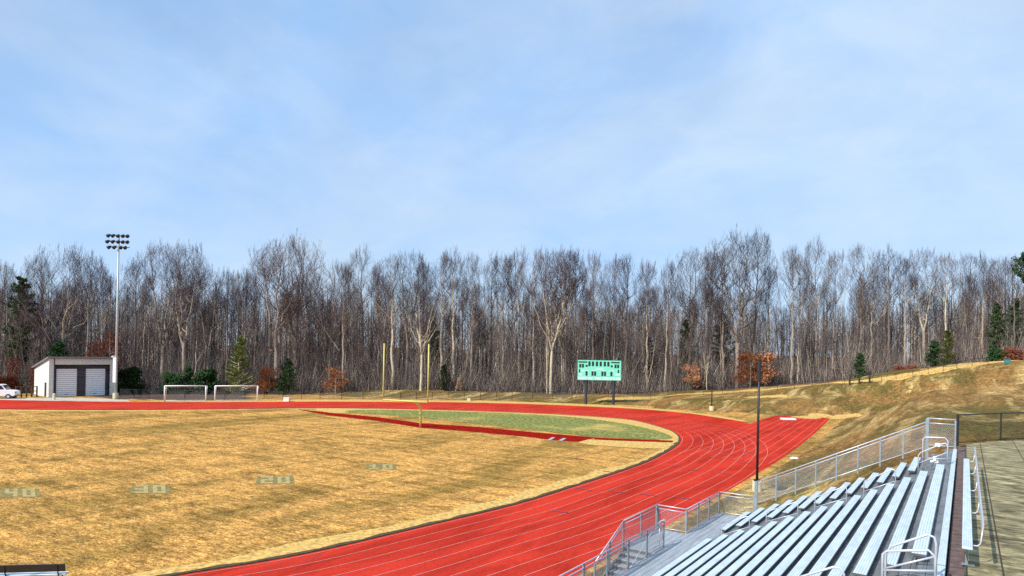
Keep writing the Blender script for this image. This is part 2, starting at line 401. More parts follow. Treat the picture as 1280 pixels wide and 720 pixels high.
def build_track():
    far_outer = [(p.x, p.y) for p in op][::-1]
    ob = [tuple(p) for p in near_outer if p[1] < 74]
    # bend boundary, hidden under the chute, then the far outer edge
    full = ob+[(-14.2,76),(-17.4,84)]+far_outer+[(-135,18),(-160,-4),(-176,-22)]
    full = spline(full, 3)
    n = 260
    A = resample(inner, n)
    # match outer samples to the inner edge by nearest point so that the quads stay square
    Bd = resample(full, 4000); B = []; j = 0
    nrm = offset(A, 1.0)
    s = np.linspace(0, 1, n)
    last = 0
    for i in range(n):
        d = nrm[i]-A[i]; q = A[i]+d*9
        k = last+int(np.argmin(np.hypot(*(Bd[last:last+500]-q).T))); last = k; B.append(Bd[k])
    mb = MB(); strip(mb, A, B, .008); fix_up(tag(mb.build('running_track', M['track']), kind='structure'))
    # sprint chute
    out = [p for p in near_outer if p[1] > 55]; m = len(out)
    far_in = at(957, 523.3)
    inn = [np.array([p[0]-8.3, p[1]]) for p in out]
    tt = np.linspace(0, 1, m)
    inn = [np.array([q[0]*(1-t**2)+(far_in.x+ (q[1]-far_in.y)*-.03)*t**2, min(q[1], 98+7*t)]) for q, t in zip(inn, tt)]
    mb = MB(); strip(mb, out, inn, .012); fix_up(tag(mb.build('sprint_chute', M['track']), kind='structure'))
    # lane lines of the oval: one painted sheet
    mb = MB(); lw = .036
    for k in range(0, 9):
        c = offset(A, .28+k*.985)
        if k == 0: c = offset(A, .22)
        strip(mb, offset(c, -lw/2), offset(c, lw/2), .020)
    # straight lines running on into the chute
    for k in range(0, 9):
        line = []
        for p, q in zip(out, inn):
            t = (.35+k*.985)/8.6; line.append((p[0]*(1-t)+q[0]*t, p[1]*(1-t)+q[1]*t))
        strip(mb, offset(line, -lw/2), offset(line, lw/2), .026)
    # faint exchange arcs across the lanes
    fix_up(tag(mb.build('lane_lines', M['line']), kind='structure'))
    mb = MB(); rr = random.Random(3)
    for (px, py, L) in [(730,612,1),(770,615,1),(811,619,1),(852,623,1),(724,574,.8),(760,590,.8),(880,626,1),(700,640,.8),(867,588,.8),(905,592,.8),(878,560,1),(905,565,1),(935,566,1),(845,583,.7),(900,540,.9),(870,548,.9),(930,579,.8)]:
        p = at(px, py); a = rr.uniform(-.15,.25)
        e = Vector((math.cos(a), math.sin(a), 0))*.55*L; f = Vector((-e.y, e.x, 0)).normalized()*.09
        mb.add([(p-e-f)+Vector((0,0,.030)), (p+e-f)+Vector((0,0,.030)), (p+e+f)+Vector((0,0,.030)), (p-e+f)+Vector((0,0,.030))], [(0,1,2,3)])
    fix_up(tag(mb.build('lane_marks', simple('dark_mark_paint', (.22,.05,.07), .9, 0, .5, 9)), kind='structure'))
    # kerb along the inner edge and straw verge inside it
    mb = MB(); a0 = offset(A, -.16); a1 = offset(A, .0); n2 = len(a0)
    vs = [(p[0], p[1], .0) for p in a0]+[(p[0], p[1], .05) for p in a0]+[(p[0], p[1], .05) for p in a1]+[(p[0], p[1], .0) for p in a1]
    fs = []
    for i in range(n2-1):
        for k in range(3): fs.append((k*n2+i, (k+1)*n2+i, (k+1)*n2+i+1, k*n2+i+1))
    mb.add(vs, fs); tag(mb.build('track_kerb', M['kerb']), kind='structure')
    rr = random.Random(11); a2 = []; w = 1.0
    for i, p in enumerate(A):
        w += rr.uniform(-.3,.3); w = min(1.7, max(.6, w)); a2.append(w)
    b0 = offset(A, -.17); b1 = [np.array(x) for x in [offset(A, -.17-wi)[i] for i, wi in enumerate(a2)]]
    mb = MB(); strip(mb, b0, b1, .006); fix_up(tag(mb.build('straw_verge', M['straw']), kind='structure'))
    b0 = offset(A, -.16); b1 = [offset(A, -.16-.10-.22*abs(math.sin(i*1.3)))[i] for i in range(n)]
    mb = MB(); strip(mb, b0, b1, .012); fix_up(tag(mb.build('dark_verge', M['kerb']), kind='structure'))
build_track()
def pxsheet(name, pts, z, mat, sm=True):
    P = [at(*p) for p in pts]; P = [(p.x, p.y) for p in P]
    if sm: P = [tuple(p) for p in spline(P, 5, True)]
    return polysheet(name, P, z, mat)
pxsheet('straw_border', [(390,513),(470,510.8),(560,512.6),(650,515.6),(720,519),(781,523.6),(806,528),(833,536),(845,542),(848,549),(841,553),(800,546),(730,541),(640,533),(540,523),(470,517)], .014, M['straw'])
pxsheet('green_infield', [(432,514.5),(470,512.3),(560,514.2),(650,517.2),(715,521.5),(770,528),(815,537),(840,546),(830,549.5),(790,548),(735,544.5),(680,539),(600,530),(520,522)], .018, M['turf'])
pxsheet('jump_runway', [(372,511.6),(412,516),(470,521.3),(525,529),(600,534),(660,539.8),(722,545.2),(744,547.2),(722,552.4),(690,550),(660,546.4),(600,540.5),(525,534.8),(470,526.0),(412,519.5),(380,513.5)], .024, M['runway'], False)
pxsheet('narrow_runway', [(743,547.2),(790,549),(841,551),(841,553),(790,551.3),(743,549.6)], .024, M['runway'], False)
pxsheet('sand_pad', [(736,549.4),(780,551.5),(838,553.6),(843,556),(829,561),(790,560),(735,556),(722,553)], .022, M['straw'], False)
for pts in ([(684,550.2),(690,546.8),(694,547),(688,550.6)], [(698,551),(704,547.8),(708,548.2),(702,551.4)]):
    pxsheet('takeoff_mark', pts, .030, M['galv'], False)
pxsheet('straw_apron', [(395,511),(430,510.5),(470,511.5),(440,515),(415,516.3)], .010, M['straw'])

# yard numbers painted on the grass
DIG = {'0': ['111','101','101','101','111'], '1': ['010','110','010','010','111'], '2': ['111','001','111','100','111'], '3': ['111','001','111','001','111'], '4': ['101','101','111','001','001']}
def yard_number(cx, cy, wpx, hpx, text):
    c = at(cx, cy); dx = at(cx+wpx/2, cy)-at(cx-wpx/2, cy); dy = at(cx, cy-hpx/2)-at(cx, cy+hpx/2)
    o = c-dx*.5-dy*.5
    mb = MB(); k = [(0,0),(1.0,.05),(.98,1),(.03,.96)]
    rq = random.Random(cx); ed = []
    for (a0, b0), (a1, b1) in zip(k, k[1:]+k[:1]):
        for q in range(7): t = q/7; ed.append((a0+(a1-a0)*t+rq.uniform(-.015,.015), b0+(b1-b0)*t+rq.uniform(-.07,.07)))
    mb.add([o+dx*(a*1.14-.07)+dy*(b*1.2-.1)+Vector((0,0,.010)) for a, b in ed], [tuple(range(len(ed)))])
    fix_up(tag(mb.build('number_patch', M['numgreen']), kind='structure'))
    mb = MB()
    for i, ch in enumerate(text):
        x0 = .07+i*.5
        for r_, row in enumerate(DIG[ch]):
            for q, b in enumerate(row):
                if b == '1':
                    xa, xb = x0+q*.12, x0+q*.12+.122; ya, yb = 1-(r_+1)*.2, 1-r_*.2
                    mb.add([o+dx*xa+dy*ya+Vector((0,0,.016)), o+dx*xb+dy*ya+Vector((0,0,.016)), o+dx*xb+dy*yb+Vector((0,0,.016)), o+dx*xa+dy*yb+Vector((0,0,.016))], [(0,1,2,3)])
    fix_up(tag(mb.build('field_number', M['fieldline']), kind='structure'))
yard_number(25, 616, 44, 10, '40'); yard_number(188, 611.5, 44, 10, '30'); yard_number(344, 600, 42, 9, '20'); yard_number(476, 583.5, 34, 6, '10')

# pale strips beyond the far straight, apron of the garage, worn patches on the hill
pxsheet('concrete_apron', [(66,497.2),(132,498.2),(160,500.5),(164,502.2),(120,501.9),(40,500.0),(48,498.4)], .012, M['pale_concrete'], False)
pxsheet('gravel_edge', [(-5,499.8),(-5,497.6),(24,496.9),(55,498.2),(90,500.5),(70,501.3)], .016, M['pale_concrete'], False)
pxsheet('straw_edge', [(165,502),(205,500.5),(300,500.6),(400,499.6),(500,500.2),(600,501),(700,503.2),(760,506.5),(830,512),(895,519.0),(935,526.5),(927,526.6),(860,516.3),(800,511.2),(720,507.2),(650,504.6),(560,502.6),(400,501.9),(267,502.4)], .010, M['straw'], False)
def hillpatch(pts, d0=60):
    P = [gat(*p, d0) for p in pts]; n = 14
    c = sum(P, Vector())/len(P); ring = [Vector((*p, 0)) for p in spline([(q.x, q.y) for q in P], 6, True)]
    mb = MB(); vs = [(c.x, c.y, gz(c.x, c.y)+.05)]; R_ = 4; m = len(ring)
    for k in range(1, R_+1):
        for q in ring:
            x = c.x+(q.x-c.x)*k/R_; y = c.y+(q.y-c.y)*k/R_; vs.append((x, y, gz(x, y)+(.05 if k < R_ else .01)))
    fs = [(0, 1+i, 1+(i+1) % m) for i in range(m)]
    for k in range(R_-1):
        for i in range(m): fs.append((1+k*m+i, 1+(k+1)*m+i, 1+(k+1)*m+(i+1) % m, 1+k*m+(i+1) % m))
    mb.add(vs, fs); fix_up(tag(mb.build('worn_straw_patch', M['straw'], smooth=True), kind='structure'))
def ribbon(px, w, d0=60, seed=1):
    rr = random.Random(seed); P = [gat(*p, d0) for p in px]; L = spline([(p.x, p.y) for p in P], 10); n = len(L)
    wl = 1.0; wr = 1.0; mb = MB(); vs = []
    for i, p in enumerate(L):
        d = L[min(i+1, n-1)]-L[max(i-1, 0)]; d = d/np.hypot(*d); q = np.array([d[1], -d[0]])
        wl = min(1.25, max(.45, wl+rr.uniform(-.25,.25))); wr = min(1.25, max(.45, wr+rr.uniform(-.25,.25))); e = min(1, i/3+.1, (n-1-i)/3+.1)
        for k in (-1, -.5, 0, .5, 1):
            z = p+q*k*w*e*(wl if k < 0 else wr); vs.append((z[0], z[1], gz(z[0], z[1])+(.015 if abs(k) == 1 else .045)))
    mb.add(vs, [(i*5+k, i*5+k+1, (i+1)*5+k+1, (i+1)*5+k) for i in range(n-1) for k in range(4)])
    fix_up(tag(mb.build('worn_straw_strip', M['straw'], smooth=True), kind='structure'))
ribbon([(745,500.3),(800,497.5),(840,494.6),(880,492.2),(920,489.6),(960,486.9),(1007,482.6),(1055,478.6),(1100,473.6),(1150,466.5),(1190,460.6),(1227,455.4),(1275,450.5)], 1.5, 70)
ribbon([(1003,523.2),(1012,521.5),(1024,520.5),(1034,521.5)], 1.6, 60, 2)
ribbon([(1040,524.2),(1052,522),(1064,520.8),(1078,519.8)], 1.3, 60, 3)
ribbon([(930,497.5),(950,496.8),(968,496.5),(985,497)], 1.8, 60, 4)

# ------------------------------------------------------------------ grandstand
import numpy.polynomial.polynomial as npp
_rows = [(-8.31,1.23),(-7.67,1.5),(-7.05,1.77),(-6.42,2.06),(-5.81,2.32),(-5.26,2.59),(-4.66,2.87),(-4.08,3.15),(-3.53,3.42),(-2.97,3.7),(-2.44,4.01),(-1.96,4.27),(-1.46,4.55),(-.99,4.83),(-.54,5.12)]
_c = npp.polyfit(range(15), [a for a, b in _rows], 2); RX = [float(npp.polyval(i, _c)) for i in range(15)]
RZ = [1.235+.2785*i for i in range(15)]
LV = [z-.43 for z in RZ]          # foot level of each row
YA, YB = 4.0, 33.0                # length of the stand
GS = empty('grandstand', (-5.2, 18.5, 0), 'long aluminium grandstand of bench rows stepping up the bank to the concrete walk', 'grandstand')
def build_stand():
    # front walkway of long boards
    mb = MB(); x = -10.06; n = 8; w = (RX[0]-.33+.55+10.06)/n
    for i in range(n):
        mb.box((x+i*w+.006, YA, .755), (x+(i+1)*w-.006, YB, .80))
    mb.build('front_walkway', M['walk'], GS)
    # stepped treads: three boards each, with risers
    tb = MB(); rb = MB()
    for i in range(1, 15):
        x0 = RX[i-1]-.12; x1 = RX[i]-.12; z = LV[i]; w = (x1-x0)/3
        for k in range(3): tb.box((x0+k*w+.004, YA, z-.04), (x0+(k+1)*w-.004, YB, z))
        rb.box((x0-.012, YA, LV[i-1]+.003), (x0+.0, YB, z-.002))
    x0 = RX[14]-.12; z = LV[14]+.27
    tb.box((x0+.004, YA, z-.04), (x0+.13, YB, z)); tb.box((x0+.138, YA, z-.04), (-.37, YB, z)); rb.box((x0-.012, YA, LV[14]+.003), (x0, YB, z-.002))
    tb.build('footboards', M['deck'], GS); rb.build('risers', M['deck'], GS)
    mb = MB(); mb.box((-.365, YA, z-.12), (-.235, YB, z+.012)); mb.build('edge_trim', M['seat'], GS)
    # support frames below, and dark sheets standing in for shade under the walkway
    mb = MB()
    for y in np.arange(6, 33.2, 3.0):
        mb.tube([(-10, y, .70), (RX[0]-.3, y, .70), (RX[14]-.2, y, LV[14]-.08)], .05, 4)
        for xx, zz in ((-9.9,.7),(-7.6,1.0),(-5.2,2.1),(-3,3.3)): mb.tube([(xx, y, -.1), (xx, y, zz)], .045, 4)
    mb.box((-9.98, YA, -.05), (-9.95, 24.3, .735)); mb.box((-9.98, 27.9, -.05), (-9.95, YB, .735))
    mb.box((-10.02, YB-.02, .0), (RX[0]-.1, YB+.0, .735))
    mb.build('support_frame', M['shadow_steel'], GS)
    mb = MB(); pts = [(-8.5,YB+.01,.72)]+[(RX[i]-.12, YB+.01, LV[i]-.04) for i in range(1,15)]+[(-.42,YB+.01,4.93)]
    vs = [Vector(p) for p in pts]+[Vector((p[0], p[1], max(p[2]-.35, .0))) for p in pts]; n = len(pts)
    mb.add(vs, [(i, i+1, n+i+1, n+i) for i in range(n-1)]); mb.build('side_stringer', M['galv_dark'], GS)
    # seats: main block and the short block beyond the aisle
    def seat(i, y0, y1):
        x1 = RX[i]; x0 = x1-.235; z = RZ[i]
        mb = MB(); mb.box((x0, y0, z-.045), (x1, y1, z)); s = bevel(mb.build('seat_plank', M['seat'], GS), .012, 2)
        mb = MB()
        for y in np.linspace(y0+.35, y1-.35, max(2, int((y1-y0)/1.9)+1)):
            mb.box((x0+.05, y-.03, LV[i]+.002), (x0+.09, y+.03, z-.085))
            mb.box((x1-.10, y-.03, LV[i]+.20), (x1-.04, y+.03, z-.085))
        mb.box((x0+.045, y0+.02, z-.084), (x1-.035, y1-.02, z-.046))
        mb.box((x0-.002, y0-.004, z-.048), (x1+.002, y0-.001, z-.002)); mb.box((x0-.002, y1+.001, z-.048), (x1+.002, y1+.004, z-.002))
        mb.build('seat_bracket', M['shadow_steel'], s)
    for i in range(15): seat(i, 14.0 if i > 9 else 13.2, 26.6)
    for i in range(13): seat(i, 28.35+.05*i*0, 32.45-.0*i)
    # ---- railings with chain link
    def chain(parent, A, B, h0, h1, s=.075, r=.0028, name='chain_link_panel', mat=None):
        """diamond wire between bottom line h0 and top line h1 above the points A, B"""
        A = Vector(A); B = Vector(B); L = (B-A).length; H = h1-h0; mb = MB(); d = (B-A)/L; nrm = Vector((-d.y, d.x, 0))
        n = int((L+H)/s)+1
        for sg in (1, -1):
            for k in range(n+1):
                u0 = k*s-H; u1 = k*s; a0, a1 = max(u0, 0), min(u1, L)
                if a1-a0 < .02: continue
                z0, z1 = (a0-u0), (a1-u0)
                ua, ub = (a0, a1) if sg == 1 else (L-a0, L-a1)
                P0 = A+d*ua; P1 = A+d*ub
                mb.tube([P0+Vector((0,0,h0+z0))+nrm*.003*sg, P1+Vector((0,0,h0+z1))+nrm*.003*sg], r, 3, cap=False)
        return mb.build(name, mat or M['wire'], parent)
    def railing(name, P, posts_n, h=1.07, gap=.15, mesh=True, postw=.03, post_mat=None, lab=None, wires=.075, bottom=True, skip0=False):
        mb = MB()
        mb.tube([Vector(p)+Vector((0,0,h)) for p in P], .024, 8); r0 = mb.build(name, M['galv'], GS, True)
        if lab: r0['label'] = lab
        mb = MB(); mb.tube([Vector(p)+Vector((0,0,h-gap)) for p in P], .021, 8); mb.build('second_rail', M['galv'], r0, True)
        if bottom:
            mb = MB(); mb.tube([Vector(p)+Vector((0,0,.07)) for p in P], .018, 6); mb.build('bottom_rail', M['galv'], r0, True)
        for i in range(len(P)-1):
            a, b = Vector(P[i]), Vector(P[i+1]); n = posts_n[i]
            for k in range(n+1):
                if (k == n and i < len(P)-2) or (k == 0 and skip0): continue
                q = a.lerp(b, k/n) if n else a
                mb = MB(); mb.box((q.x-postw, q.y-postw, q.z-.12), (q.x+postw, q.y+postw, q.z+h-.026)); mb.build('post', post_mat or M['galv_dark'], r0)
            if mesh: chain(r0, a, b, .08, h-gap-.02, wires)
        return r0
    z = .80
    railing('front_railing', [(-10.03,YA+8,z),(-10.03,25.65,z)], [8], lab='front railing beside the stairs')
    railing('front_railing', [(-10.03,28.3,z),(-10.03,33.0,z)], [3], mesh=True, lab='short front railing at the far end')
    railing('end_railing', [(-10.03,33.02,z),(-8.35,33.02,z)], [1], skip0=True)
    # sloping side railing
    P = [(-8.2,33.02,1.50),(-1.30,33.02,4.93)]
    railing('side_railing', P, [8], h=1.12, gap=.14, lab='sloping side railing against the grass bank')
    railing('landing_railing', [(-1.30,33.02,5.0),(-.30,33.02,5.0)], [1], h=1.2, gap=.2)
    mb = MB(); mb.box((-1.35,32.97,4.3),(-1.23,33.07,6.2)); mb.build('landing_post', M['galv_dark'], GS)
    mb = MB(); mb.box((-8.33,32.97,.5),(-8.2,33.07,2.62)); mb.build('corner_post', M['galv_dark'], GS)
    # ---- stair platform and stairs on the field side
    mb = MB()
    for k in range(5): mb.box((-11.36+k*.266, 24.75, .755), (-11.36+(k+1)*.266-.008, 28.25, .80))
    mb.build('stair_platform', M['walk'], GS)
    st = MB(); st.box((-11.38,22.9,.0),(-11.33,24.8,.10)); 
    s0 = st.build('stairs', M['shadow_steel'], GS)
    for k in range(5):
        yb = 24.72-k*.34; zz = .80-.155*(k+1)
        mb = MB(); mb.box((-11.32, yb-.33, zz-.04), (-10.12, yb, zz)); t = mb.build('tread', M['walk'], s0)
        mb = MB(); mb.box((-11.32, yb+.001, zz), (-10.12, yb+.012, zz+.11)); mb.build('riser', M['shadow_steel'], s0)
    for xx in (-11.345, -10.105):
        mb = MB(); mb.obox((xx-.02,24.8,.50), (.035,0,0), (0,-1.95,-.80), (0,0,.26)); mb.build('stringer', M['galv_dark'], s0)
    railing('platform_railing', [(-10.03,28.28,z),(-11.37,28.28,z)], [1], skip0=True, postw=.06)
    r1 = railing('platform_railing', [(-11.37,28.28,z),(-11.37,24.7,z)], [2], skip0=True)
    railing('stair_railing', [(-11.37,24.7,z),(-11.37,22.2,-.30)], [2], skip0=True)
    mb = MB(); mb.tube([(-10.15,25.5,1.7),(-10.15,24.75,1.62),(-10.15,22.9,.78),(-10.15,22.75,.70),(-10.15,22.7,.30)], .02, 6); mb.build('stair_handrail', M['galv'], GS, True)
    mb = MB(); mb.tube([(-10.03,25.65,1.87),(-10.06,25.85,1.87),(-10.16,25.95,1.84),(-10.24,25.85,1.8),(-10.24,25.5,1.72)], .022, 6)
    mb.tube([(-10.15,25.5,.8),(-10.15,25.5,1.7)], .02, 6); mb.build('rail_end_loop', M['galv'], GS, True)
    # ---- aisle handrails (loops over two rows each)
    def loop(pa, pb, h=.86, r=.018, y=27.4):
        (xa, za), (xb, zb) = pa, pb; mb = MB()
        mb.tube([(xa,y,za),(xa,y,za+h-.1),(xa+.04,y,za+h-.02),(xa+.12,y,za+h+.03),(xb-.12,y,zb+h-.05),(xb-.03,y,zb+h-.06),(xb,y,zb+h-.14),(xb,y,zb)], r, 6)
        mb.tube([(xa,y,za+h*.52),(xb,y,zb+h*.47)], r*.9, 6)
        return mb.build('aisle_handrail', M['galv'], GS, True)
    for k in range(4):
        i = 3*k
        xa = RX[i]-.02 if i else -8.2; xb = RX[min(i+2,14)]-.05
        loop((xa, LV[i] if i else .8), (xb, LV[i+2]))
    # guard at the head of the aisle: level loop and sloping loop
    def head(y, lv):
        mb = MB(); x0, x1 = -1.22, -.47
        mb.tube([(x0,y,4.55),(x0,y,5.80),(x0+.07,y,5.87),(x1-.1,y,5.90),(x1,y,5.80),(x1,y,4.99)], .022, 8)
        mb.tube([(x0,y,5.12),(x1,y,5.14)], .02, 6)
        mb.build('aisle_guard', M['galv'], GS, True)
        mb = MB(); y -= .28
        mb.tube([(x0-.12,y,4.55),(x0-.12,y,5.22),(x0-.05,y,5.33),(x1-.18,y,5.70),(x1-.06,y,5.74),(x1,y,5.64),(x1,y,4.99)], .021, 8)
        mb.tube([(x0-.1,y,4.95),(x1,y,5.42)], .019, 6)
        mb.build('aisle_handrail', M['galv'], GS, True)
    head(28.1, 0)
    mb = MB(); mb.box((-.86,28.14,5.55),(-.70,28.20,5.68)); bevel(mb.build('row_sign', M['white'], GS), .005)
    mb = MB(); mb.box((-.98,28.0,4.99),(-.74,28.2,5.06)); mb.tube([(-.86,28.1,5.05),(-.86,28.1,5.2)],.05,8); mb.build('floor_bracket', M['white'], GS)
    # near aisle
    mb = MB(); x0, x1, y = -1.12, -.36, 13.0
    mb.tube([(x0,y,4.4),(x0,y,5.28),(x0+.06,y,5.34),(x1-.1,y,5.47),(x1,y,5.38),(x1,y,4.99)], .022, 8); mb.tube([(x0,y,5.0),(x1,y,5.14)], .02, 6)
    mb.tube([(x0,y,5.02),(x1,y,5.38)], .018, 6); mb.build('aisle_guard', M['galv'], GS, True)
    mb = MB(); y = 13.3
    mb.tube([(x0+.02,y,4.3),(x0+.02,y,5.22),(x0+.1,y,5.36),(x1-.12,y,5.66),(x1-.03,y,5.63),(x1,y,5.53),(x1,y,4.99)], .022, 8); mb.build('aisle_handrail', M['galv'], GS, True)
    mb = MB(); y = 13.5
    mb.tube([(-3.0,y,3.4),(-3.0,y,4.15),(-2.9,y,4.25),(-1.95,y,4.76),(-1.84,y,4.76),(-1.78,y,4.66),(-1.78,y,3.95)], .022, 8); mb.build('aisle_handrail', M['galv'], GS, True)
build_stand()
# dry leaf on the stairs
mb = MB(); p = Vector((-10.7, 23.5, .31)); pts = [(0,-.13),(.05,-.05),(.13,-.04),(.07,.02),(.09,.1),(.02,.07),(-.02,.14),(-.05,.06),(-.12,.07),(-.08,0),(-.1,-.08),(-.03,-.05)]
mb.add([(p.x+a, p.y+b, p.z+.02*abs(a)*8) for a, b in pts]+[(p.x, p.y, p.z+.012)], [(i, (i+1) % 12, 12) for i in range(12)])
tag(mb.build('fallen_leaf', M['rust']), 'curled orange-brown leaf lying on the grandstand stairs', 'leaf')

# ------------------------------------------------------------------ plaza
def build_plaza():
    z = 4.85
    mb = MB(); mb.add([(.05,-6,z),(16,-6,z),(16,50,z),(3,41.3,z),(1.46,39.5,z),(.05,36.6,z)], [(0,1,2,3,4,5)])
    fix_up(tag(mb.build('plaza', M['concrete']), kind='structure'))
    mb = MB(); mb.add([(.05,-6,z),(.05,36.6,z),(.05,36.6,z-.5),(.05,-6,z-.5)], [(0,1,2,3)]); mb.add([(.05,36.6,z),(1.46,39.5,z),(3,41.3,z),(16,50,z),(16,50,z-.9),(3,41.3,z-.9),(1.46,39.5,z-.9),(.05,36.6,z-.9)], [(0,1,6,7),(1,2,5,6),(2,3,4,5)])
    tag(mb.build('plaza_edge', M['concrete']), kind='structure')
    mb = MB()
    def ln(a, b, w=.012):
        a = Vector((*a, z+.004)); b = Vector((*b, z+.004)); d = (b-a).normalized(); n = Vector((-d.y, d.x, 0))*w
        mb.add([a-n, b-n, b+n, a+n], [(0,1,2,3)])
    ln((.62,-6),(.62,37.6),.014); ln((1.93,-6),(1.93,40.0),.012); ln((.075,-6),(.075,36.5),.018)
    for y in (14.1,17.6,21.2,24.8,28.4,32,35.6): ln((.08,y),(8,y+.15),.010)
    fix_up(tag(mb.build('plaza_joints', M['joint']), kind='structure'))
    mb = MB(); mb.box((-.21,4,4.4),(.045,35.8,4.80)); tag(mb.build('planting_strip', M['board_brown']), kind='structure')
build_plaza()
# aluminium bench on the plaza
B = empty('bench', (.12, 21, 4.85), 'long aluminium bench with a single plank backrest on the concrete walk', 'bench')
mb = MB(); mb.box((.0,14.45,5.235),(.165,27.65,5.28)); bevel(mb.build('seat', M['seat'], B), .01, 2)
mb = MB(); mb.obox((.285,14.45,5.60), (.03,0,.0), (0,13.1,0), (.012,0,.13)); bevel(mb.build('backrest', M['galv'], B), .008)
for y in (14.9,18.1,21.2,24.4,27.3):
    mb = MB(); mb.box((.05,y-.04,4.86),(.10,y+.04,5.235)); mb.box((.0,y-.05,4.853),(.2,y+.05,4.868)); mb.build('leg', M['galv_dark'], B)
    mb = MB(); mb.tube([(.12,y,5.22),(.24,y,5.225),(.285,y,5.28),(.32,y,5.62)], .014, 6); mb.build('back_bracket', M['galv'], B, True)

# ------------------------------------------------------------------ fences
def fence(name, P, h, label, post_r=.03, step=3.0, mesh=.15, wr=.006, mat='black', group=None, rail=True, zoff=0):
    """P: world points on the ground"""
    f = empty(name, P[0], label, 'fence', group)
    # resample posts
    pts = [P[0]]
    for a, b in zip(P[:-1], P[1:]):
        n = max(1, round((Vector(b)-Vector(a)).length/step))
        for k in range(1, n+1):
            q = Vector(a).lerp(Vector(b), k/n); q.z = gz(q.x, q.y)+zoff if zoff is not None else q.z; pts.append(q)
    for q in pts:
        mb = MB(); mb.tube([(q[0],q[1],q[2]-.15),(q[0],q[1],q[2]+h+.03)], post_r, 6); mb.build('post', M[mat], f)
    if rail:
        mb = MB(); mb.tube([Vector(q)+Vector((0,0,h)) for q in pts], post_r*.75, 5); mb.build('top_rail', M[mat], f)
    mb = MB()
    for a, b in zip(pts[:-1], pts[1:]):
        a, b = Vector(a), Vector(b); L = (b-a).length; n = int(L/mesh)
        for k in range(n+1):
            for dd in (1, -1):
                u0 = k/max(n, 1); u1 = u0+dd*(h*.95)/L
                t = 1.0
                if u1 > 1: t = (1-u0)/(u1-u0)
                if u1 < 0: t = (0-u0)/(u1-u0)
                if t < .05: continue
                p0 = a.lerp(b, u0)+Vector((0,0,.03)); p1 = a.lerp(b, u0+(u1-u0)*t)+Vector((0,0,.03+h*.95*t))
                mb.tube([p0, p1], wr, 3, cap=False)
    mb.build('mesh_panel', M[mat], f)
    return f
# black fence of the plaza
zp = 4.85
pz = [Vector((-.25,36.5,zp)), Vector((1.46,39.6,zp)), Vector((3.2,42.2,zp)), Vector((6.6,46.0,zp))]
f = empty('chain_link_fence', pz[0], 'black chain link fence along the end of the concrete walk', 'fence')
for i, q in enumerate(pz):
    mb = MB(); rr_ = .055 if i == 0 else .032
    mb.tube([(q.x,q.y,q.z-.1),(q.x,q.y,q.z+1.36)], rr_, 8); mb.build('post', M['black'], f)
mb = MB(); mb.tube([q+Vector((0,0,1.33)) for q in pz], .028, 6); mb.tube([q+Vector((0,0,.05)) for q in pz], .018, 6); mb.build('top_rail', M['black'], f)
mb = MB()
for a, b in zip(pz[:-1], pz[1:]):
    L = (b-a).length; n = int(L/.09)
    for k in range(-14, n+1):
        for dd in (1, -1):
            u = k*.09; H = 1.28
            a0 = max(u, 0); a1 = min(u+H, L)
            if a1-a0 < .03: continue
            z0, z1 = a0-u, a1-u; ua, ub = (a0, a1) if dd == 1 else (L-a0, L-a1)
            mb.tube([a.lerp(b, ua/L)+Vector((0,0,.05+z0)), a.lerp(b, ub/L)+Vector((0,0,.05+z1))], .0025, 3, cap=False)
mb.build('mesh_panel', M['black'], f)
# long fence behind the track
def P0(*l): return [Vector((p.x, p.y, gz(p.x, p.y))) for p in (at(*q) for q in l)]
fence('chain_link_fence', P0((150,496.5),(205,498.8),(330,498.8),(400,498.6),(480,499.2),(560,499.8),(640,500.3),(715,501)), 1.35, 'long black chain link fence between the far straight and the woods', .045, 3.2, .16, .010)
crestf = [gat(x, y+1.5, 70) for x, y in [(720,500.5),(760,499),(792,497),(813,496),(845,494.5),(879,492.5),(903,491),(925,489.5),(948,488.5),(972,487),(993,485.6),(1015,483),(1036,481.5),(1056,480.2)]]
fence('chain_link_fence', crestf, 1.15, 'thin dark fence climbing the grass rise to the right of the scoreboard', .035, 60, .35, .006)
crestf = [gat(x, y+1.5, 60) for x, y in [(1090,477),(1101.7,476),(1120,473.2),(1141,470.2),(1160,466.6),(1179,463.6),(1196,460.2),(1215,456.6),(1235,454.6)]]
fence('chain_link_fence', crestf, 1.1, 'thin dark fence along the crest of the grass hill at the right', .035, 60, .35, .006)
# timber gate posts
gp = [gat(1062,481.5), gat(1074,480.5), gat(1087,479.5)]
g = empty('timber_barrier', gp[0], 'three dark timber posts with low panels at the fence gap on the hill', 'barrier')
for q in gp:
    mb = MB(); mb.box((q.x-.14,q.y-.14,q.z-.2),(q.x+.14,q.y+.14,q.z+1.45)); bevel(mb.build('post', M['black'], g), .02)
for a, b in zip(gp[:-1], gp[1:]):
    for h in (.2, .75, 1.1):
        mb = MB(); mb.tube([a+Vector((0,0,h)), b+Vector((0,0,h))], .04, 4); mb.build('rail', M['black'], g)
# fence by the garage
gf = [at(20,497.0), at(34,496.6), at(46,496.0)]
g = empty('timber_fence', gf[0], 'low brown post and rail fence left of the garage', 'fence')
for t in (0,.25,.5,.75,1):
    q = gf[0].lerp(gf[2], t); mb = MB(); mb.box((q.x-.09,q.y-.09,-.1),(q.x+.09,q.y+.09,1.75)); mb.build('post', M['brownwood'], g)
for h in (1.7,.95,.3):
    mb = MB(); mb.tube([gf[0]+Vector((0,0,h)), gf[2]+Vector((0,0,h))], .05, 4); mb.build('rail', M['brownwood'], g)

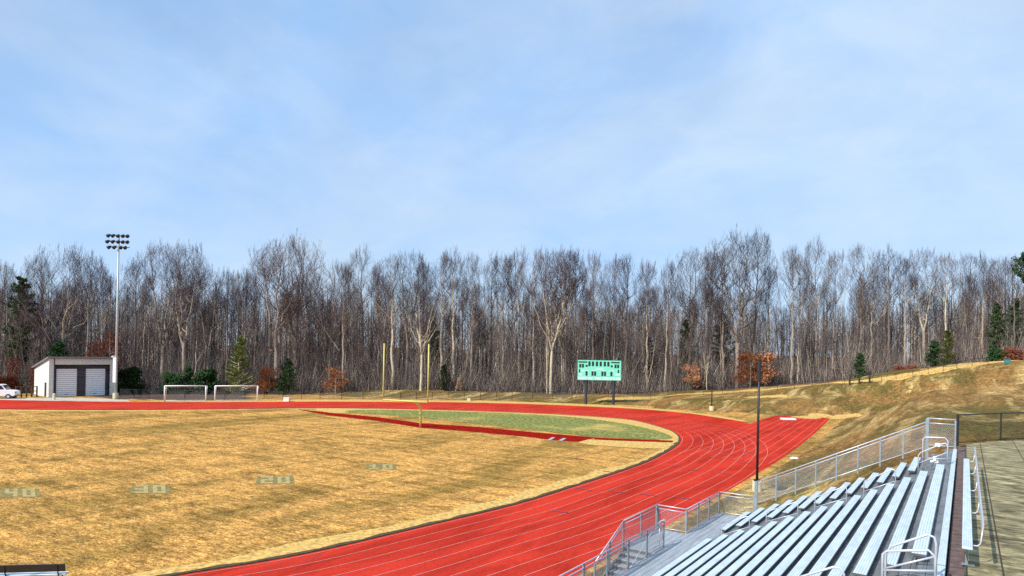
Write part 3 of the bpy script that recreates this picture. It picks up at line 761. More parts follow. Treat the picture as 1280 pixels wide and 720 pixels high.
# ------------------------------------------------------------------ garage
def build_garage():
    a = at(60.5,496.6); ex = Vector((.114,.9935,0)).normalized(); W = 9.6; b = a+ex*W; ey = Vector((-ex.y, ex.x, 0)); 
    ez = Vector((0,0,1)); Hf = 6.6; Hb = 4.7; D = 8.5
    G = empty('garage', a.lerp(b,.5), 'grey block garage with two white roller doors under a sloping flat roof', 'garage')
    P = lambda u, v, w: a+ex*u+ey*v+ez*w
    sc = W/80.5  # metres per unit of the facade drawing
    def bx(name, u0, u1, v0, v1, w0, w1, mat, par=G):
        mb = MB(); mb.obox(P(u0,v0,w0), ex*(u1-u0), ey*(v1-v0), ez*(w1-w0)); return mb.build(name, mat, par)
    u = lambda px: (px-60.5)*sc
    # side walls follow the slope of the roof
    def wall(name, u0, u1, mat):
        mb = MB(); c = [P(u0,0,0),P(u1,0,0),P(u1,D,0),P(u0,D,0),P(u0,0,Hf-.35),P(u1,0,Hf-.35),P(u1,D,Hb-.35),P(u0,D,Hb-.35)]
        mb.add(c, [(0,3,2,1),(4,5,6,7),(0,1,5,4),(1,2,6,5),(2,3,7,6),(3,0,4,7)]); return mb.build(name, mat, G)
    wall('side_wall', 0, .3, M['blockwhite']); wall('side_wall', W-.3, W, M['blockwhite'])
    bx('rear_wall', .3, W-.3, D-.3, D, 0, Hb-.4, M['block'])
    bx('front_pier', .3, u(66), -.02, .35, 0, Hf-.35, M['blockwhite']); bx('front_pier', u(134.5), W-.3, -.02, .35, 0, Hf-.35, M['blockwhite'])
    bx('lintel', u(66), u(134.5), -.02, .35, Hf-1.35, Hf-.35, M['blockwhite'])
    top = Hf-1.35
    # recessed block wall, coloured dark for the shade in there, with the two doors
    dz = 4.55
    for (p0, p1) in ((66,70.5),(95.5,105.5),(130.5,134.5)): bx('recess_wall', u(p0), u(p1), .75, 1.05, 0, top, M['shadeblock'])
    for (p0, p1) in ((70.5,95.5),(105.5,130.5)):
        bx('recess_wall', u(p0), u(p1), .75, 1.05, dz, top, M['shadeblock'])
        d = bx('roller_door', u(p0)+.003, u(p1)-.003, .88, .95, 0, dz-.003, M['galv_dark'])  # dark backing colours in the shadow lines between the slats
        n = 14
        mb = MB()
        for k in range(n):
            w0 = k*dz/n+.02; mb.obox(P(u(p0)+.06,.845,w0), ex*(u(p1)-u(p0)-.12), ey*.034, ez*(dz/n-.06))
        mb.build('door_slats', M['door'], d)
        mb = MB(); mb.obox(P((u(p0)+u(p1))/2-.25,.82,.35), ex*.5, ey*.024, ez*.06); mb.build('handle', M['black'], d)
    # roof slab with fascia
    mb = MB(); o = .35
    c = [P(-o,-.6,Hf-.3),P(W+o,-.6,Hf-.3),P(W+o,D+.4,Hb-.3),P(-o,D+.4,Hb-.3),P(-o,-.6,Hf-.05),P(W+o,-.6,Hf-.05),P(W+o,D+.4,Hb-.05),P(-o,D+.4,Hb-.05)]
    mb.add(c, [(0,3,2,1),(4,5,6,7),(0,1,5,4),(1,2,6,5),(2,3,7,6),(3,0,4,7)]); mb.build('roof', M['roofmetal'], G)
    mb = MB(); mb.tube([P(u(66.5),-.12,0),P(u(66.5),-.12,Hf-.4)], .06, 6); mb.build('downpipe', M['black'], G)
    mb = MB(); mb.obox(P(-.04,1.2,0), ey*1.0, ex*.035, ez*2.3); mb.build('side_door', M['blueblack'], G)
    # concrete post in front
    q = at(67.5,499.6); mb = MB(); mb.tube([q, q+ez*.9], .19, 10); mb.tube([q+ez*.9, q+ez*.96], .19, 10, .1)
    tag(mb.build('bollard', M['footing']), 'short pale concrete bollard in front of the garage corner', 'bollard')
build_garage()

# ------------------------------------------------------------------ utility cart at the left edge
def build_cart():
    c = at(2,498.6); ex = (at(20,498.6)-at(0,498.6)).normalized(); ey = Vector((-ex.y, ex.x, 0)); ez = Vector((0,0,1))
    V = empty('pickup_truck', c, 'white pickup truck cab parked left of the garage at the photo edge', 'truck')
    P = lambda u, v, w: c+ex*u+ey*v+ez*w
    def prof(name, pts, v0, v1, mat, par=V, bv=.04):
        mb = MB(); n = len(pts); vs = [P(u, v0, w) for u, w in pts]+[P(u, v1, w) for u, w in pts]
        mb.add(vs, [tuple(range(n)), tuple(range(2*n-1, n-1, -1))]+[(i, n+i, n+(i+1) % n, (i+1) % n) for i in range(n)])
        o = mb.build(name, mat, par)
        bevel(o, bv, 2); return o
    b = prof('body', [(-4.6,.45),(1.55,.45),(1.75,.7),(1.7,1.15),(1.25,1.28),(.55,1.36),(-.9,1.38),(-4.6,1.38)], 0, 1.9, M['white'])
    prof('cab', [(-1.5,1.38),(.55,1.36),(-.05,2.12),(-.3,2.2),(-1.3,2.2),(-1.5,2.05)], .12, 1.78, M['white'])
    prof('side_window', [(-.55,1.45),(.25,1.44),(-.12,2.05),(-.55,2.07)], .10, .125, M['glass'], V, .005); prof('side_window', [(-1.35,1.45),(-.63,1.45),(-.63,2.07),(-1.3,2.07)], .10, .125, M['glass'], V, .005)
    mb = MB(); mb.add([P(.50,.25,1.43),P(.50,1.65,1.43),P(.02,1.65,2.06),P(.02,.25,2.06)], [(0,1,2,3)]); mb.build('windscreen', M['glass'], V)
    prof('bed_side', [(-4.5,.75),(-1.6,.75),(-1.6,1.3),(-4.5,1.3)], -.03, -.002, M['blueblack'], V, .005)
    for uu in (-3.7,.85):
        for vv in (-.04, 1.74):
            mb = MB(); mb.tube([P(uu,vv,.38),P(uu,vv+.2,.38)], .38, 18); w = mb.build('wheel', M['tyre'], V, False)
            mb = MB(); mb.tube([P(uu,vv-.012,.38),P(uu,vv+.21,.38)], .2, 12); mb.build('rim', M['galv'], w)
    mb = MB(); mb.obox(P(1.66,.2,.85), ex*.1, ey*.25, ez*.2); mb.build('headlight', M['glass'], V)
build_cart()

# ------------------------------------------------------------------ floodlight mast
def build_mast():
    b = at(144.5,498.3); H = 26.3
    G = empty('floodlight_mast', b, 'tall grey floodlight mast with three rows of lamps beside the garage', 'floodlight')
    mb = MB(); mb.tube([b, b+Vector((0,0,H))], .24, 12, .12); mb.build('pole', M['greypole'], G, True)
    mb = MB(); mb.tube([b+Vector((0,0,-.1)), b+Vector((0,0,.9))], .42, 12); mb.build('base_collar', M['footing'], G)
    ex = Vector(_r0); ey = Vector(_fw)
    mb = MB(); mb.obox(b+Vector((0,0,2.6))-ex*.26-ey*.5, ex*.52, ey*.3, Vector((0,0,4.0))); bevel(mb.build('control_box', M['white'], G), .03)
    mb = MB(); mb.tube([b+Vector((0,0,6.8)), b+Vector((0,0,6.8))-ex*.55], .05, 5); mb.tube([b+Vector((0,0,6.8))-ex*.55, b+Vector((0,0,6.65))-ex*.7], .14, 6); mb.build('bracket', M['white'], G)
    m = 107/820
    for row, (z, offs) in enumerate(((H-.15, (-11,-5.5,.5,6.5,12)), (H-1.1, (-12,-5.5,1,6.5,12)), (H-2.0, (-10,-3.5,4,9.5)))):
        c = b+Vector((0,0,z))
        arm = MB(); arm.tube([c+ex*(-13*m), c+ex*(13.5*m)], .06, 6); a = arm.build('cross_arm', M['black'], G)
        for o in offs:
            q = c+ex*o*m-ey*.25; mb = MB()
            d = (-ey*.85+Vector((0,0,-.55))+ex*(-.25 if o < 0 else .2)).normalized()
            mb.tube([q+Vector((0,0,.02))-d*.32, q-d*.22, q-d*.05, q+d*.22, q+d*.30], [.09,.15,.21,.29,.30], 12); mb.build('lamp', M['black'], G, True)
build_mast()

# ------------------------------------------------------------------ slim light poles
def lightpole(px, py, zb, top, fh, fw_, label, r=.07, ground=None):
    p = ground if ground is not None else at(px, py, zb)
    G = empty('light_pole', p, label, 'pole', None)
    mb = MB(); mb.tube([(p.x,p.y,p.z-.4),(p.x,p.y,p.z+fh)], fw_/2, 16); bevel(mb.build('concrete_base', M['footing'] if fw_ > .5 else M['white'], G), .02)
    mb = MB(); mb.tube([(p.x,p.y,p.z+fh),(p.x,p.y,top)], r, 10, r*.8); mb.build('pole', M['black'], G, True)
    mb = MB(); mb.box((p.x-r*2,p.y-r*2,p.z+fh),(p.x+r*2,p.y+r*2,p.z+fh+.1)); mb.build('base_plate', M['black'], G)
    mb = MB(); mb.tube([(p.x,p.y,top-1.3),(p.x,p.y,top)], r*1.45, 10); mb.tube([(p.x,p.y,top),(p.x,p.y,top+.06)], r*1.9, 10); mb.build('pole_cap', M['black'], G)
    return G
_pb = at(946,614.0); lightpole(0,0,0, 8.45, .66, .58, 'slim black light pole on a pale concrete block at the grandstand corner', .085, _pb)
_pb = gat(889.5,513.5,60); lightpole(0,0,0, _pb.z+9.4, .70, .75, 'slim dark light pole on a white block beyond the track bend', .085, _pb)

# ------------------------------------------------------------------ goal post
def build_goal():
    b = at(525.5,534.2); L = Vector((-54.05,52.75,3.05)); Rr = Vector((-48.05,53.55,3.05)); mid = Vector((-50.75,53.22,3.05))
    G = empty('goal_post', b, 'yellow football goal post with curved neck standing in front of the green infield', 'goal post')
    mb = MB(); c = [b, b+Vector((0,0,1.9))]
    for k in range(1, 8):
        t = k/7*math.pi/2; c.append(Vector((b.x+(mid.x-b.x)*(1-math.cos(t)), b.y+(mid.y-b.y)*(1-math.cos(t)), 1.9+1.12*math.sin(t))))
    mb.tube(c, .13, 10); mb.build('gooseneck', M['yellow'], G, True)
    mb = MB(); mb.tube([L, Rr], .09, 8); mb.build('crossbar', M['yellow'], G, True)
    for q in (L, Rr):
        mb = MB(); mb.tube([q-Vector((0,0,.05)), q+Vector((0,0,6.35))], .075, 8); mb.build('upright', M['yellow'], G, True)
build_goal()

# ------------------------------------------------------------------ soccer goals
def soccer(x0, x1, y0, y1, label):
    a = at(x0, y0); b = at(x1, y1); ex = (b-a).normalized(); ey = Vector((-ex.y, ex.x, 0)); H = 2.45; D = 1.6
    G = empty('soccer_goal', a.lerp(b,.5), label, 'soccer goal', 'soccer goals beyond the far straight')
    mb = MB(); mb.tube([a+Vector((0,0,H)), b+Vector((0,0,H))], .085, 8); mb.build('crossbar', M['white'], G, True)
    for p in (a, b):
        mb = MB(); mb.tube([p, p+Vector((0,0,H+.04))], .085, 8); mb.build('post', M['white'], G, True)
        s = 1
        mb = MB(); mb.tube([p+Vector((0,0,H)), p+ey*.7+ex*.2+Vector((0,0,H-.05)), p+ey*(D+.2)+Vector((0,0,.1))], .045, 6); mb.tube([p+Vector((0,0,H*.68)), p+ey*.65+ex*.2+Vector((0,0,H-.1))], .035, 6); mb.build('side_brace', M['white'], G, True)
    mb = MB(); mb.tube([a+Vector((0,0,.06)), a+ey*D+Vector((0,0,.06)), b+ey*D+Vector((0,0,.06)), b+Vector((0,0,.06))], .06, 6); mb.build('ground_frame', M['white'], G)
    mb = MB(); n = 24
    for k in range(n+1):
        p = a.lerp(b, k/n); mb.tube([p+Vector((0,0,H)), p+ey*.7+Vector((0,0,H-.1)), p+ey*D+Vector((0,0,.08))], .006, 3, cap=False)
    for k in range(1, 9):
        t = k/9; mb.tube([a+ey*(.7+(D-.7)*t)+Vector((0,0,(H-.1)*(1-t)+.08)), b+ey*(.7+(D-.7)*t)+Vector((0,0,(H-.1)*(1-t)+.08))], .006, 3, cap=False)
    mb.build('net', M['wire'], G)
soccer(205.5, 257, 502.2, 501.7, 'left one of two white soccer goals past the far straight')
soccer(268.5, 321.5, 501.8, 501.2, 'right one of two white soccer goals past the far straight')

# ------------------------------------------------------------------ scoreboard
def build_score():
    a = at(733.5,504.2, .12); b = at(768,505.2, .12); a.z = gz(a.x, a.y); b.z = gz(b.x, b.y)
    dep = 113.0
    lt = atd(722, 449.6, dep); rt = atd(777, 449.9, dep); lb = atd(722.3, 475, dep)
    ex = (rt-lt); ex.z = 0; W = ex.length; ex.normalize(); ez = Vector((0,0,1)); ey = Vector((-ex.y, ex.x, 0)); Hh = lt.z-lb.z
    o = Vector((lt.x, lt.y, lt.z-Hh))
    G = empty('scoreboard', (o+ex*W*.5).to_tuple()[:2]+(gz(o.x, o.y),), 'teal football scoreboard with dark digit windows on two steel posts', 'scoreboard')
    P = lambda u, w, v=0: o+ex*(u*W)+ez*(w*Hh)-ey*v
    mb = MB(); mb.obox(P(0,0,0), ex*W, ey*.45, ez*Hh); mb.build('cabinet', M['boardframe'], G)
    mb = MB(); mb.obox(P(.012,.2,.0), ex*W*.976, -ey*.02, ez*Hh*.78); face = mb.build('face_panel', M['teal'], G)
    mb = MB(); mb.obox(P(.012,.02,.0), ex*W*.976, -ey*.022, ez*Hh*.165); mb.build('lower_panel', M['mint'], G)
    mb = MB()
    for (u0, u1, w0, w1) in ((.17,.26,.43,.5),(.33,.43,.44,.5),(.555,.65,.44,.5),(.73,.82,.43,.5),(.03,.16,.42,.52),(.86,.97,.26,.36),(.42,.58,.52,.60),(.03,.10,.22,.34)):
        mb.obox(P(u0,w0,.0201), ex*W*(u1-u0), -ey*.008, ez*Hh*(w1-w0))
    mb.build('caption_strip', M['mint'], face)
    def digit(u0, u1, w0, w1):
        mb = MB(); mb.obox(P(u0,w0,.0201), ex*W*(u1-u0), -ey*.03, ez*Hh*(w1-w0)); mb.build('digit_window', M['tealdark'], face)
    for u0 in (.245,.325,.415,.50,.595,.675): digit(u0, u0+.05, .70, .93)
    for u0 in (.04,.10,.84,.90): digit(u0, u0+.045, .62, .80)
    for u0 in (.02,.76): digit(u0, u0+.20, .865, .925)
    for u0 in (.185,.755): digit(u0, u0+.045, .66, .76)
    for u0 in (.035,.915): digit(u0, u0+.03, .38, .54)
    for u0 in (.185,.32,.38,.545,.605,.75): digit(u0, u0+.045, .23, .45)
    mb = MB()
    for u0, w_, h_ in ((.21,.035,.09),(.345,.05,.10),(.42,.02,.03),(.535,.035,.10),(.70,.015,.06),(.78,.015,.05),(.80,.02,.05),(.86,.012,.09)):
        mb.obox(P(u0,.05,.0221), ex*W*w_, -ey*.006, ez*Hh*h_)
    mb.build('faded_lettering', M['teal'], G)
    for px in (733.5, 768.0):
        u = (px-722)/55.; q = P(u, 0, -.22); g0 = gz(q.x, q.y)
        mb = MB(); mb.box((q.x-.17,q.y-.17,g0-.3),(q.x+.17,q.y+.17,q.z)); mb.build('support_post', M['blueblack'], G)
        mb = MB(); mb.obox(q-ex*.33+ez*.001-ez*.65, ex*.66, ey*.06, ez*.64); mb.build('cable_box', M['blueblack'], G)
build_score()

# ------------------------------------------------------------------ small things
def blob(name, px, py, w, h, mat, label, cat, g=None, lid=None):
    p = g if g is not None else at(px, py); ex = Vector(_r0); ey = Vector(_fw)
    mb = MB(); vs = []
    for k, (s, z) in enumerate(((.9,0),(1,h*.15),(1,h*.85),(.92,h))):
        for a, b in ((-1,-1),(1,-1),(1,1),(-1,1)): vs.append(p+ex*(a*w/2*s)+ey*(b*w/2*.8*s)+Vector((0,0,z)))
    fs = [(3,2,1,0),(12,13,14,15)]+[(k*4+i, k*4+(i+1) % 4, (k+1)*4+(i+1) % 4, (k+1)*4+i) for k in range(3) for i in range(4)]
    mb.add(vs, fs)
    if lid: mb.obox(p-ex*(w*.56)-ey*(w*.45)+Vector((0,0,h+.002)), ex*w*1.12, ey*w*.95, Vector((0,0,lid)))
    return tag(bevel(mb.build(name, mat), .03, 2), label, cat)
blob('storage_box', 358.5, 502.0, .9, .62, M['white'], 'small white box standing on the edge of the far straight', 'box', lid=.06)
blob('stone_block', 586, 501.6, .6, .5, M['footing'], 'small tan block just beyond the far straight near the woods', 'block')
blob('rubbish_bin', 0, 0, .62, .65, M['bin'], 'small teal bin by the trees on top of the right hill', 'bin', gat(1259,456,60), lid=.1)
p = at(986.5,525.6); ex = Vector(_r0); mb = MB(); mb.obox(p-ex*.95-Vector(_fw)*.2+Vector((0,0,.03)), ex*1.9, Vector(_fw)*1.1, Vector((0,0,.26))); tag(bevel(mb.build('jump_mat', M['white']), .08, 2), 'white mat lying across the end of the sprint chute', 'mat')
p = gat(992.5,573.3,40); rr = random.Random(2); mb = MB(); n = 8; vs = []
for k, (r_, z) in enumerate(((.22,0),(.26,.07),(.16,.15),(.02,.17))):
    for i in range(n): t = i*2*math.pi/n; q = r_*(1+rr.uniform(-.2,.2)); vs.append((p.x+q*1.4*math.cos(t), p.y+q*math.sin(t), p.z+z-.02))
mb.add(vs, [(k*n+i, k*n+(i+1) % n, (k+1)*n+(i+1) % n, (k+1)*n+i) for k in range(3) for i in range(n)]+[tuple(3*n+i for i in range(n))])
tag(mb.build('pale_rock', M['white']), 'small pale rock lying on the grass beside the sprint chute', 'rock')
p = gat(978,613,30)
mb = MB(); e1 = Vector((.55,.1,0)); e2 = Vector((-.1,.9,0)); p.z += .02
mb.obox(p-e1*.5-e2*.5, e1, e2, (0,0,.1))
for k in range(4): mb.obox(p-e1*.5-e2*.5+e2*(.08+.23*k)+Vector((0,0,.1)), e1, e2*.1, (0,0,.03))
tag(mb.build('drain_grate', M['black']), 'dark drain grate in the grass bank below the side railing', 'drain')

# team bench at the bottom left
def build_teambench():
    a = Vector((-26.12,10.21,0)); d = (Vector((-27.66,8.78,0))-a).normalized(); n = Vector((-d.y, d.x, 0))
    if n.dot(Vector((-1,.3,0))) < 0: n = -n
    L = 4.6; G = empty('team_bench', a+d*L/2, 'black backed team bench on the tan grass at the bottom left', 'bench')
    Z = Vector((0,0,1))
    mb = MB(); mb.obox(a+Z*.56, d*L, n*.035, Z*.29+n*-.05); bevel(mb.build('backrest', M['black'], G), .01)
    mb = MB(); mb.obox(a+Z*.42+n*.05, d*L, n*.28, Z*.045); bevel(mb.build('seat', M['seat'], G), .01)
    for t in (.25, 1.95, 3.3, 4.4):
        p = a+d*t; mb = MB(); mb.tube([p+Z*.02-n*.08, p+Z*.42+n*.06, p+Z*.60-n*.01, p+Z*.8-n*.045], .022, 6); mb.tube([p+Z*.42+n*.06, p+Z*.42+n*.3, p+Z*.02+n*.38], .022, 6); mb.build('leg', M['black'], G)
build_teambench()

# ------------------------------------------------------------------ trees
class TB:
    """fast tube collector with numpy output"""
    def __init__(s): s.v = []; s.f = []
    def seg(s, pts, rs, n):
        o = len(s.v); m = len(pts); prev = None
        for i in range(m):
            a = pts[min(i+1, m-1)]; b = pts[max(i-1, 0)]
            d = (a-b); d.normalize()
            u = Vector((d.y, -d.x, 0)) if abs(d.z) < .98 else Vector((1,0,0))
            if u.length < .05: u = Vector((1,0,0))
            u.normalize(); w = d.cross(u)
            for k in range(n):
                t = 2*math.pi*k/n; s.v.append(pts[i]+(u*math.cos(t)+w*math.sin(t))*rs[i])
        for i in range(m-1):
            for k in range(n): s.f.append((o+i*n+k, o+i*n+(k+1) % n, o+(i+1)*n+(k+1) % n, o+(i+1)*n+k))
def mesh_of(name, tb, mat, smooth=False):
    me = bpy.data.meshes.new(name); me.from_pydata([tuple(v) for v in tb.v], [], tb.f); me.update()
    if smooth: me.polygons.foreach_set('use_smooth', np.ones(len(me.polygons), bool))
    me.materials.append(mat); return me
def perp(d, rr):
    u = d.orthogonal().normalized(); w = d.cross(u); t = rr.uniform(0, 2*math.pi)
    return u*math.cos(t)+w*math.sin(t)
def branch(tb, p, d, L, r, rr, segs, n, up=.12, wob=.15, rend=.25):
    pts = [p.copy()]; rs = [r]; dirs = [d.copy()]
    for i in range(segs):
        d = (d+Vector((rr.uniform(-wob,wob), rr.uniform(-wob,wob), rr.uniform(-wob,wob)*.6+up))).normalized()
        p = p+d*(L/segs); pts.append(p.copy()); rs.append(r*(1-(1-rend)*(i+1)/segs)); dirs.append(d.copy())
    tb.seg(pts, rs, n); return pts, rs, dirs
def curve_to(tb, a, b, r, rr, segs, n, rise=.3, rend=.3, wob=.06):
    """a bough that leaves outwards and turns upwards to its tip"""
    h = Vector((b.x-a.x, b.y-a.y, 0)); L = (b-a).length
    c = a+h*(.5+.2*rr.random())+Vector((0,0,(b.z-a.z)*rise)); pts = []; rs = []
    for k in range(segs+1):
        t = k/segs; p = a*(1-t)**2+c*2*t*(1-t)+b*t*t
        if 0 < k < segs: p = p+Vector((rr.uniform(-1,1), rr.uniform(-1,1), rr.uniform(-1,1)))*wob*L
        pts.append(p); rs.append(r*(1-(1-rend)*t))
    tb.seg(pts, rs, n); return pts, rs
def bare_tree(seed, H, first, Rw, nl, kind='tall', fork=False, twigk=1.0):
    """returns trunk TB (stem and main limbs) and crown TB (branches and twigs)"""
    rr = random.Random(seed); T = TB(); Cn = TB(); r0 = H*.0105
    c0 = H*(first+1)/2; Rh = H*(1-first)/2
    lean = Vector((rr.uniform(-.03,.03), rr.uniform(-.03,.03), 0))*H
    def inside(p, k=1.0):
        q = Vector((p.x-lean.x, p.y-lean.y, 0)).length/Rw; z = (p.z-c0)/Rh
        return q*q+z*z < k
    stems = []
    if fork:
        hf = H*first*rr.uniform(.55,.95); base = Vector((0,0,-.4)); f = Vector((lean.x*.4, lean.y*.4, hf))
        curve_to(T, base, f, r0*1.1, rr, 5, 7, .5, .85, .008)
        a0 = rr.uniform(0, 6.28)
        for k in range(2 if kind == 'tall' else 3):
            a = a0+k*6.28/(2 if kind == 'tall' else 3)+rr.uniform(-.4,.4); tip = Vector((lean.x+math.cos(a)*Rw*.45, lean.y+math.sin(a)*Rw*.45, H*rr.uniform(.84,.93)))
            stems.append(curve_to(T, f, tip, r0*.72, rr, 9, 6, .42, .12, .012))
    else:
        tip = Vector((lean.x, lean.y, H*.92)); stems.append(curve_to(T, Vector((0,0,-.4)), tip, r0, rr, 12, 7, .5, .10, .006))
        for k in range(rr.randint(3, 7)):
            p, q = stems[0]; i = rr.randint(3, 6); a = rr.uniform(0, 6.28); l = rr.uniform(.8, 3.0)
            curve_to(Cn, p[i], p[i]+Vector((math.cos(a)*l, math.sin(a)*l, l*rr.uniform(-.1,.7))), .045, rr, 3, 3, .3, .3)
    def grow(pts, rs, L, lvl):
        n, l2, m = {1: (int(6.5*twigk), 3.3, 4), 2: (5, 1.8, 3), 3: (3, .95, 2)}[lvl]
        for k in range(n):
            t = rr.uniform(.25, 1) if k else 1.0; x = t*(len(pts)-1); i = min(int(x), len(pts)-2); q = pts[i].lerp(pts[i+1], x-i); r = rs[i]
            d = (pts[i+1]-pts[i]).normalized()
            for _ in range(4):
                s_ = perp(d, rr); v = (d*rr.uniform(.45,.9)+s_*rr.uniform(.35,.75)+Vector((0,0,.42))).normalized()*l2*rr.uniform(.6,1.25)
                if inside(q+v, 1.06): break
            else: v = Vector((v.x*.25, v.y*.25, abs(v.z)*.6+.1))
            p2, r2 = curve_to(Cn, q, q+v, max(r*rr.uniform(.45,.65), .012), rr, m, 4 if lvl == 1 else 3, .40, .35, .035)
            if lvl < 3: grow(p2, r2, l2, lvl+1)
    for (pts, rs) in stems:
        m = nl if not fork else int(nl*.6)
        for k in range(m):
            a = rr.uniform(0, 6.28); zz = -.55+1.45*(k+rr.random())/m; rad = math.sqrt(max(.05, 1-zz*zz))*rr.uniform(.62,.92)
            tgt = Vector((lean.x+math.cos(a)*Rw*rad, lean.y+math.sin(a)*Rw*rad, c0+Rh*zz*.92))
            zs = tgt.z-Rw*rad*rr.uniform(.9,1.7)-.5; zs = max(zs, H*first*.72); i = min(range(len(pts)-1), key=lambda q: abs(pts[q].z-zs)); q = pts[i]
            if tgt.z < q.z+.5: tgt.z = q.z+1.0
            r1 = min(rs[i]*rr.uniform(.42,.62), .16)
            p1, q1 = curve_to(T if r1 > .06 else Cn, q, tgt, max(r1, .035), rr, 6, 5, .34, .28, .035)
            grow(p1, q1, 3, 1)
        grow(pts[-5:], [max(x, .03) for x in rs[-5:]], 3, 1)
    return T, Cn
def leafcloud(tb, cen, rad, n, size, rr, flat=1.0):
    for _ in range(n):
        while True:
            q = Vector((rr.uniform(-1,1), rr.uniform(-1,1), rr.uniform(-1,1)))
            if q.length < 1: break
        c = cen+Vector((q.x*rad, q.y*rad, q.z*rad*flat)); a = Vector((rr.gauss(0,1), rr.gauss(0,1), rr.gauss(0,.7))).normalized(); b = a.orthogonal().normalized()
        s = size*rr.uniform(.6,1.4); o = len(tb.v); tb.v += [c-a*s, c+b*s*.55, c+a*s, c-b*s*.55]; tb.f.append((o, o+1, o+2, o+3))
PROTO = {}
def register(key, trunk_me, crown_me, name): PROTO[key] = (trunk_me, crown_me, name)
for k, (H, first, Rw, nl, kind, fork) in enumerate([
        (29,.52,3.6,13,'tall',False),(28,.58,2.9,11,'tall',False),(30,.48,4.3,15,'tall',False),(27,.45,4.0,14,'tall',True),(29,.62,2.6,10,'tall',False),
        (28,.38,5.6,16,'vase',True),(26,.32,6.0,16,'vase',True),(30,.46,5.0,15,'vase',True),(29,.50,3.2,13,'tall',True)]):
    T, Cn = bare_tree(100+k*7, H, first, Rw, nl, kind, fork, 1.0)
    register('bare%d' % k, mesh_of('trunk', T, M['bark'], True), mesh_of('crown', Cn, M['twig']), 'bare_tree')
for k, (H, first, Rw, nl) in enumerate([(17,.30,3.0,9),(20,.42,2.4,9),(13,.20,3.2,9)]):
    T, Cn = bare_tree(300+k*5, H, first, Rw, nl, 'tall', k == 2, .8)
    register('small%d' % k, mesh_of('trunk', T, M['bark'], True), mesh_of('crown', Cn, M['twig']), 'bare_tree')
T, Cn = bare_tree(411, 24, .42, 5.5, 10, 'vase', True, .6)
register('pale0', mesh_of('trunk', T, M['palebark'], True), mesh_of('crown', Cn, M['twig']), 'bare_tree')
def leafy(key, seed, H, rad, mat, name, n, size, base=.25, flat=.8):
    rr = random.Random(seed); T = TB(); L = TB()
    pts, rs, ds = branch(T, Vector((0,0,-.3)), Vector((0,0,1)), H*.85, H*.016, rr, 6, 6, .1, .08, .25)
    for k in range(26):
        t = rr.uniform(base, 1); i = min(int(t*6), 5); q = pts[i]; s = perp(ds[i], rr)
        p1, r1, d1 = branch(T, q, (s+Vector((0,0,.5))).normalized(), rad*rr.uniform(.5,1.0)*(1.25-t*.7), rs[i]*.4, rr, 3, 4, .06, .25, .3)
        kk = rr.uniform(.4, 1.6); leafcloud(L, p1[-1], rad*.30*rr.uniform(.6,1.5), int(n/26*kk), size, rr, flat); leafcloud(L, p1[2], rad*.28, n//40, size, rr, flat)
    register(key, mesh_of('trunk', T, M['bark'], True), mesh_of('crown', L, mat), name)
leafy('orange', 21, 6.5, 3.0, M['orange'], 'leafy_tree', 1500, .16, .12)
leafy('tan', 22, 8.5, 3.2, M['tanleaf'], 'leafy_tree', 1500, .2, .2)
leafy('red', 23, 7.5, 3.0, M['redleaf'], 'leafy_tree', 800, .16, .15)
leafy('shrub', 24, 4.5, 2.6, M['shrub'], 'evergreen_shrub', 3200, .19, .05, .9)
leafy('redshrub', 25, 3.0, 2.4, M['redleaf'], 'leafy_shrub', 2400, .15, .05, .7)
def conifer(key, seed, H, rad, mat, n, lower, shape, size, dens):
    rr = random.Random(seed); T = TB(); L = TB()
    pts, rs, ds = branch(T, Vector((0,0,-.3)), Vector((0,0,1)), H, H*.012, rr, 8, 7, .1, .03, .1)
    for k in range(n):
        t = lower+(1-lower)*(k+rr.random())/n; i = min(int(t*8), 7); q = pts[i].lerp(pts[i+1], t*8-i); s = perp(Vector((0,0,1)), rr)
        u = (t-lower)/(1-lower); l = rad*((1-u)**shape if shape > 0 else math.sin(math.pi*min(1, .25+u*.72)))*rr.uniform(.6,1.1)+.25
        p1, r1, d1 = branch(T, q, (s+Vector((0,0,.15))).normalized(), l, .05+.02*l, rr, 4, 4, .08, .12, .3)
        for j in range(1, 5): leafcloud(L, p1[j], .24*l*.5+.38, dens, size, rr, .55)
    register(key, mesh_of('trunk', T, M['bark'], True), mesh_of('crown', L, mat), 'conifer')
conifer('pine', 31, 21, 3.0, M['pine'], 60, .28, 0, .24, 16)
conifer('cedar', 32, 12, 3.2, M['cedar'], 85, .04, .75, .17, 16)
conifer('darkcedar', 33, 8, 2.4, M['shrub'], 60, .03, .6, .17, 15)
conifer('tallpine', 34, 30, 4.2, M['pine'], 44, .72, 0, .30, 18)
def put(key, x, y, z, rz, s, label, cat, group=None, sz=None):
    t, c, nm = PROTO[key]
    r = bpy.data.objects.new(nm, None); col.objects.link(r); r.location = (x, y, z); r.rotation_euler = (0,0,rz); r.scale = (s, s, sz or s)
    tag(r, label, cat, group)
    a = bpy.data.objects.new('trunk', t); col.objects.link(a); a.parent = r
    b = bpy.data.objects.new('crown', c); col.objects.link(b); b.parent = r
    return r
PH = {'bare0':29,'bare1':28,'bare2':30,'bare3':27,'bare4':29,'bare5':28,'bare6':26,'bare7':30,'bare8':29,'small0':17,'small1':20,'small2':13,'pale0':24,'orange':6.2,'tan':8,'red':7,'shrub':4.6,'redshrub':3,'pine':21,'cedar':12,'darkcedar':8,'tallpine':30}
rt = random.Random(77)
def edge_dep(px):   # distance of the wood edge along the view
    return float(np.interp(px, [0,150,300,450,600,750,850,950,1050,1150,1220,1280,1350], [112,118,122,126,129,131,136,142,142,134,127,117,112]))
